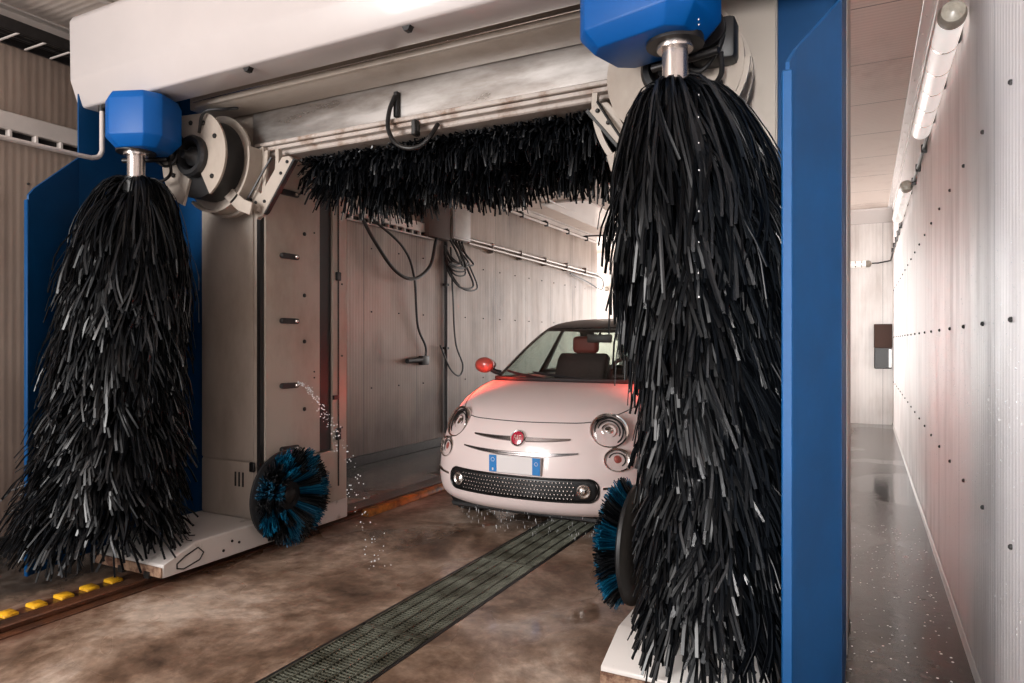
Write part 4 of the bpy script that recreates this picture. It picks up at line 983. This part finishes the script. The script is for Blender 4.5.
mm = MB(); mm.add([tmx @ Vector((v.co.x * 0.85, v.co.y * 1.5, v.co.z)) for v in tm.vertices], [tuple(f_.vertices) for f_ in tm.polygons]); obj('lettering', mm, M['chrome'], bd, smooth=0)
# number plate
p, n_ = sp(0, 0.505); y = p.y - 0.018
pf = obj('number_plate', MB().box(CX - 0.185, CX + 0.185, y, y + 0.02, 0.456, 0.571, 0.004), M['plate'], CAR, 'blank white plate with blue ends')
for s in (-1, 1): obj('blue_band', MB().box(CX + s * 0.155 - 0.027, CX + s * 0.155 + 0.027, y - 0.002, y, 0.460, 0.567), M['euroblue'], pf)
m = MB()
for k in range(12): a = k * PI / 6; m.box(CX - 0.155 + 0.012 * math.cos(a) - .0018, CX - 0.155 + 0.012 * math.cos(a) + .0018, y - 0.003, y - 0.002, 0.538 + 0.012 * math.sin(a) - .0018, 0.538 + 0.012 * math.sin(a) + .0018)
m.box(CX - 0.160, CX - 0.150, y - 0.003, y - 0.002, 0.468, 0.484); m.lathe([(0.010, 0), (0.012, 0), (0.012, 0.001), (0.010, 0.001)], axis_mtx((CX + 0.155, y - 0.002, 0.53), (0, -1, 0)), 20, True)
obj('plate_marks', m, M['plate'], pf, smooth=0)
# lower grille: dark rounded slot with studs
def slot_patch(xh, z0, z1, off, nx=48, nz=8, back=None):
    m = MB(); V = []; F = []
    for i in range(nx + 1):
        x = -xh + 2 * xh * i / nx; e = max(0, (abs(x) - (xh - 0.06)) / 0.06); k = math.sqrt(max(0.0, 1 - e * e)); zc = (z0 + z1) / 2 + 0.008 * (x / xh) ** 2; hh = (z1 - z0) / 2 * (0.12 + 0.88 * k)
        for j in range(nz + 1):
            z = zc - hh + 2 * hh * j / nz; V.append(sp(x, z, off)[0])
    for i in range(nx):
        for j in range(nz): F.append((i * (nz + 1) + j, (i + 1) * (nz + 1) + j, (i + 1) * (nz + 1) + j + 1, i * (nz + 1) + j + 1))
    return m.add(V, F)
gr = obj('lower_grille', slot_patch(0.530, 0.304, 0.440, 0.004), M['grille'], CAR, 'black studded lower grille')
sd = gr.modifiers.new('t', 'SOLIDIFY'); sd.thickness = 0.01
m = MB(); nx, nz = 34, 5
for j in range(nz):
    for i in range(nx):
        x = -0.40 + 0.80 * (i + 0.5 * (j % 2)) / nx; z = 0.324 + 0.024 * j + 0.008 * (x / 0.530) ** 2
        p, n_ = sp(x, z, 0.006); m.box(p.x - 0.0038, p.x + 0.0038, p.y - 0.006, p.y, p.z - 0.0042, p.z + 0.0042, 0.001)
obj('stud', m, M['satin'], gr)
rim = []
N_ = 40
top = [(-0.49 + 0.98 * i / N_, 1) for i in range(N_ + 1)]
def rimp(x, s_):
    xh = 0.533; e = max(0, (abs(x) - (xh - 0.06)) / 0.06); k = math.sqrt(max(0, 1 - e * e)); zc = 0.372 + 0.008 * (x / xh) ** 2
    return sp(x, zc + s_ * 0.070 * (0.12 + 0.88 * k), 0.004)[0]
xs = [-0.5325 + 1.065 * (0.5 - 0.5 * math.cos(PI * i / 60)) for i in range(61)]
loop = [rimp(x, 1) for x in xs] + [rimp(x, -1) for x in xs[::-1]]; loop.append(loop[0])
obj('grille_rim', MB().tube(loop, 0.0055, 8), M['roof'], gr)
for s in (-1, 1):
    p, n_ = sp(s * 0.448, 0.376, 0.004); mt = axis_mtx(p, n_)
    fl = obj('fog_lamp', MB().lathe([(0.026, -0.02), (0.042, -0.01), (0.043, 0.008), (0.037, 0.012), (0.028, 0.006)], mt, 32, True), M['satin'], gr)
    obj('lens', MB().lathe([(0.03, 0.0), (0.024, 0.008), (0.01, 0.012)], mt, 24), M['chrome'], fl)
    obj('chrome_strip', band(s * 0.555, s * 0.735, lambda t: 0.395 + 0.012 * t, lambda t: 0.010 + 0.004 * t, 0.008, 14), M['chrome'], CAR)
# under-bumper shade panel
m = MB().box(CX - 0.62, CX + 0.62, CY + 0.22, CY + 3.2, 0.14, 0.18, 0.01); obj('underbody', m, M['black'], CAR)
# mirrors
for s in (-1, 1):
    h = obj('wing_mirror', MB().ball((CX + s * 0.825, CY + 1.06, 1.105), 0.088, 3, (0.98, 0.62, 0.74)), M['coral'], CAR, 'mirror cap with red light painted in')  # red light on the mirrors is put into the cap colour
    obj('mirror_arm', MB().tube(smooth_path([(CX + s * 0.70, CY + 1.12, 1.04), (CX + s * 0.74, CY + 1.10, 1.05), (CX + s * 0.79, CY + 1.08, 1.08)]), 0.022, 10), M['black'], h)
    obj('mirror_glass', MB().lathe([(0.06, 0), (0.06, 0.004)], axis_mtx((CX + s * 0.825, CY + 1.112, 1.105), (0, 1, 0)), 24, False, 1.3, 0.85), M['chrome'], h)
# wheels
for yy in (0.70, 3.0):
    for s in (-1, 1):
        mt = axis_mtx((CX + s * 0.70, CY + yy, 0.292), (s, 0, 0))
        w = obj('wheel', MB().lathe([(0.19, -0.085), (0.27, -0.085), (0.289, -0.065), (0.292, 0.0), (0.289, 0.065), (0.27, 0.085), (0.19, 0.085)], mt, 48, True), M['black'], CAR)
        m = MB(); m.lathe([(0.185, -0.07), (0.195, -0.07), (0.195, 0.078), (0.185, 0.072), (0.175, 0.03)], mt, 40, True); m.lathe([(0.055, 0.03), (0.055, 0.062), (0.03, 0.07)], mt, 24)
        for k in range(7):
            a = k * 2 * PI / 7; m.prism([(-0.016, 0.04), (0.016, 0.04), (0.024, 0.186), (-0.024, 0.186)], 'z', 0.045, 0.065, 0.003, 1, mt @ Matrix.Rotation(a, 4, 'Z'))
        obj('rim', m, M['satin'], w)
# cabin
obj('dashboard', MB().prism([(0.92, 0.80), (0.92, 0.985), (1.10, 1.0), (1.28, 0.985), (1.34, 0.90), (1.30, 0.78)], 'x', CX - 0.60, CX + 0.60, 0.02, 3).V and MB().prism([(CY + 0.94, 0.80), (CY + 0.94, 0.965), (CY + 1.12, 0.985), (CY + 1.28, 0.97), (CY + 1.34, 0.90), (CY + 1.30, 0.78)], 'x', CX - 0.58, CX + 0.58, 0.015, 3), M['interior'], CAR)
for s in (-1, 1):
    sx0 = CX + s * 0.33
    m = MB(); m.prism([(CY + 1.78, 0.72), (CY + 1.90, 0.72), (CY + 2.14, 1.16), (CY + 2.04, 1.20), (CY + 1.97, 1.14)], 'x', sx0 - 0.24, sx0 + 0.24, 0.035, 4)
    st = obj('seat', m, M['seat'], CAR)
    obj('headrest', MB().box(sx0 - 0.125, sx0 + 0.125, CY + 2.06, CY + 2.15, 1.19, 1.35, 0.04, 4), M['redseat'] if s < 0 else M['seat'], st)
p0 = Vector((CX + 0.33, CY + 1.42, 1.015)); mt = axis_mtx(p0, (0, 0.85, 0.5))
m = MB(); ring = [mt @ Vector((0.18 * math.cos(a), 0.18 * math.sin(a), 0)) for a in [i * 2 * PI / 32 for i in range(33)]]
m.tube(ring, 0.016, 10); m.lathe([(0.02, -0.03), (0.06, -0.02), (0.055, 0.015), (0.02, 0.02)], mt, 24)
for a in (0, PI, -PI / 2): m.tube([mt @ Vector((0.04 * math.cos(a), 0.04 * math.sin(a), 0)), mt @ Vector((0.175 * math.cos(a), 0.175 * math.sin(a), 0))], 0.014, 8)
obj('steering_wheel', m, M['interior'], CAR)
m = MB(); m.box(CX - 0.11, CX + 0.11, CY + 1.55, CY + 1.58, 1.29, 1.36, 0.012, 2); m.cyl((CX, CY + 1.56, 1.34), (CX, CY + 1.60, 1.40), 0.01, 8); obj('rear_view_mirror', m, M['interior'], CAR)
obj('rear_bench', MB().box(CX - 0.55, CX + 0.55, CY + 2.72, CY + 2.90, 0.72, 1.06, 0.04, 3), M['seat'], CAR)

# ------------------------------------------------------------------ water
rnd = random.Random(12); m = MB()
A, B_, C_ = Vector((-3.22, 3.25, 1.02)), Vector((-2.85, 3.15, 0.78)), Vector((-2.22, 2.98, 0.02))
for i in range(210):
    t = rnd.random() ** 1.1; 
    pos = A + (C_ - A) * (t * 0.85) ; pos.z = 1.04 - 1.02 * t ** 1.7 ; sprd = 0.004 + 0.035 * t
    pos += Vector((rnd.gauss(0, sprd), rnd.gauss(0, sprd), rnd.gauss(0, sprd)))
    if pos.z > 0.02: m.ball(pos, rnd.uniform(0.0018, 0.005), 1)
tag(obj('water_spray', m, M['droplet'], kind='stuff'), 'thin arc of water droplets spraying from the slotted leg to the floor', 'water')
m = MB()
for i in range(150):
    x = rnd.uniform(-0.62, 0.62); z = rnd.uniform(0.03, 0.19); y = sy(x, 0.19) + rnd.uniform(0.0, 0.1); r = rnd.uniform(0.001, 0.0022)
    m.ball((CX + x, CY + y, z), r, 1, (1, 1, rnd.uniform(2, 9)))
tag(obj('water_drips', m, M['droplet'], kind='stuff'), 'drips of water falling from the front bumper of the car', 'water')
m = MB()
for z in (2.24, 2.225, 2.02, 1.955, 1.88, 1.80, 1.68, 1.59, 1.50, 1.43): m.ball((-0.43 + rnd.gauss(0, .001), 2.02, z), rnd.uniform(0.0016, 0.003), 2, (1, 1, 1.3))
tag(obj('falling_drops', m, M['droplet'], kind='stuff'), 'column of drops falling from the blue housing in front of the tall brush', 'water')
m = MB()
for i in range(500):
    x = rnd.uniform(-0.35, 0.34); y = rnd.uniform(1.8, 5.5); r = rnd.uniform(0.002, 0.006)
    m.ball((x, y, 0.0), r, 1, (1, 1, 0.45))
tag(obj('floor_droplets', m, M['lampwhite'], kind='stuff'), 'pale flecks of foam scattered on the wet dark floor by the white wall', 'foam')

m = MB()
for i in range(900):
    y = 2.0 + 3.6 * rnd.random() ** 1.3; z = rnd.gauss(1.05, 0.38)
    if 0.2 < z < 2.0: r = rnd.uniform(0.0008, 0.0021); m.ball((XR - 0.0005, y, z), r, 1, (0.5, 1, rnd.uniform(1, 2.2)))
tag(obj('wall_droplets', m, M['droplet'], kind='stuff'), 'water droplets beaded on the white wall panels in the right corridor', 'water')

# ------------------------------------------------------------------ light
def area(name, loc, rot, sx_, sy_, power, col, spread=PI):
    l = bpy.data.lights.new(name, 'AREA'); l.shape = 'RECTANGLE'; l.size = sx_; l.size_y = sy_; l.energy = power; l.color = col; l.spread = spread
    o = bpy.data.objects.new(name, l); COL.objects.link(o); o.location = loc; o.rotation_euler = rot; return o
area('corridor_fill', (0.12, Y0 - 0.1, 1.5), (math.radians(90), 0, math.radians(-2.5)), 0.4, 2.4, 26, (1.0, 0.97, 0.95), math.radians(28))  # unseen narrow fill added to brighten the corridor and far wall
area('daylight_entrance', (-3.75, Y0 - 0.1, 2.2), (math.radians(74), 0, math.radians(-20)), 1.8, 2.2, 300, (1.0, 0.965, 0.94))
area('daylight_exit', (-2.8, YB + 0.5, 1.6), (math.radians(-90), 0, 0), 4.0, 3.0, 230, (1.0, 0.95, 0.915))
area('recess_fill', (XL - 1.85, 13.95, 1.9), (0, math.radians(-90), math.radians(-33)), 2.2, 1.9, 330, (1.0, 0.965, 0.95), math.radians(95))  # unseen light added in the recess to brighten the far right wall
for (x, y, z, e) in ((-3.0, 4.45, 1.1, 8), (-0.85, 4.55, 1.0, 10)):  # unseen red lights added behind the legs for the glow on the car
    l = bpy.data.lights.new('red_glow_light', 'AREA'); l.shape = 'DISK'; l.size = 0.35; l.energy = e; l.spread = math.radians(60 if x < -2 else 72); l.color = (1.0, 0.06, 0.03)
    o = bpy.data.objects.new('red_glow_light', l); COL.objects.link(o); o.location = (x, y, z)
    d = Vector((-2.3, 4.85, 0.5) if x < -2 else (-1.98, 5.1, 0.6)) - Vector((x, y, z)); o.rotation_euler = d.to_track_quat('-Z', 'Y').to_euler()

w = bpy.data.worlds.new('World'); sc.world = w; w.use_nodes = True
w.node_tree.nodes['Background'].inputs[0].default_value = (0.92, 0.96, 1.0, 1); w.node_tree.nodes['Background'].inputs[1].default_value = 0.6

cam = bpy.data.cameras.new('camera'); cam.lens = 24; cam.sensor_width = 36; cam.clip_start = 0.05
co = bpy.data.objects.new('camera', cam); COL.objects.link(co); co.location = (0, 0, 1.3); co.rotation_euler = (PI / 2, 0, math.radians(27.33))
sc.camera = co
vs = sc.view_settings; vs.view_transform = 'Standard'; vs.look = 'None'; vs.gamma = 1; vs.use_curve_mapping = False; vs.exposure = 0.0
sc.cycles.use_denoising = True
sc.cycles.max_bounces = 8; sc.cycles.transparent_max_bounces = 12; sc.cycles.sample_clamp_indirect = 6
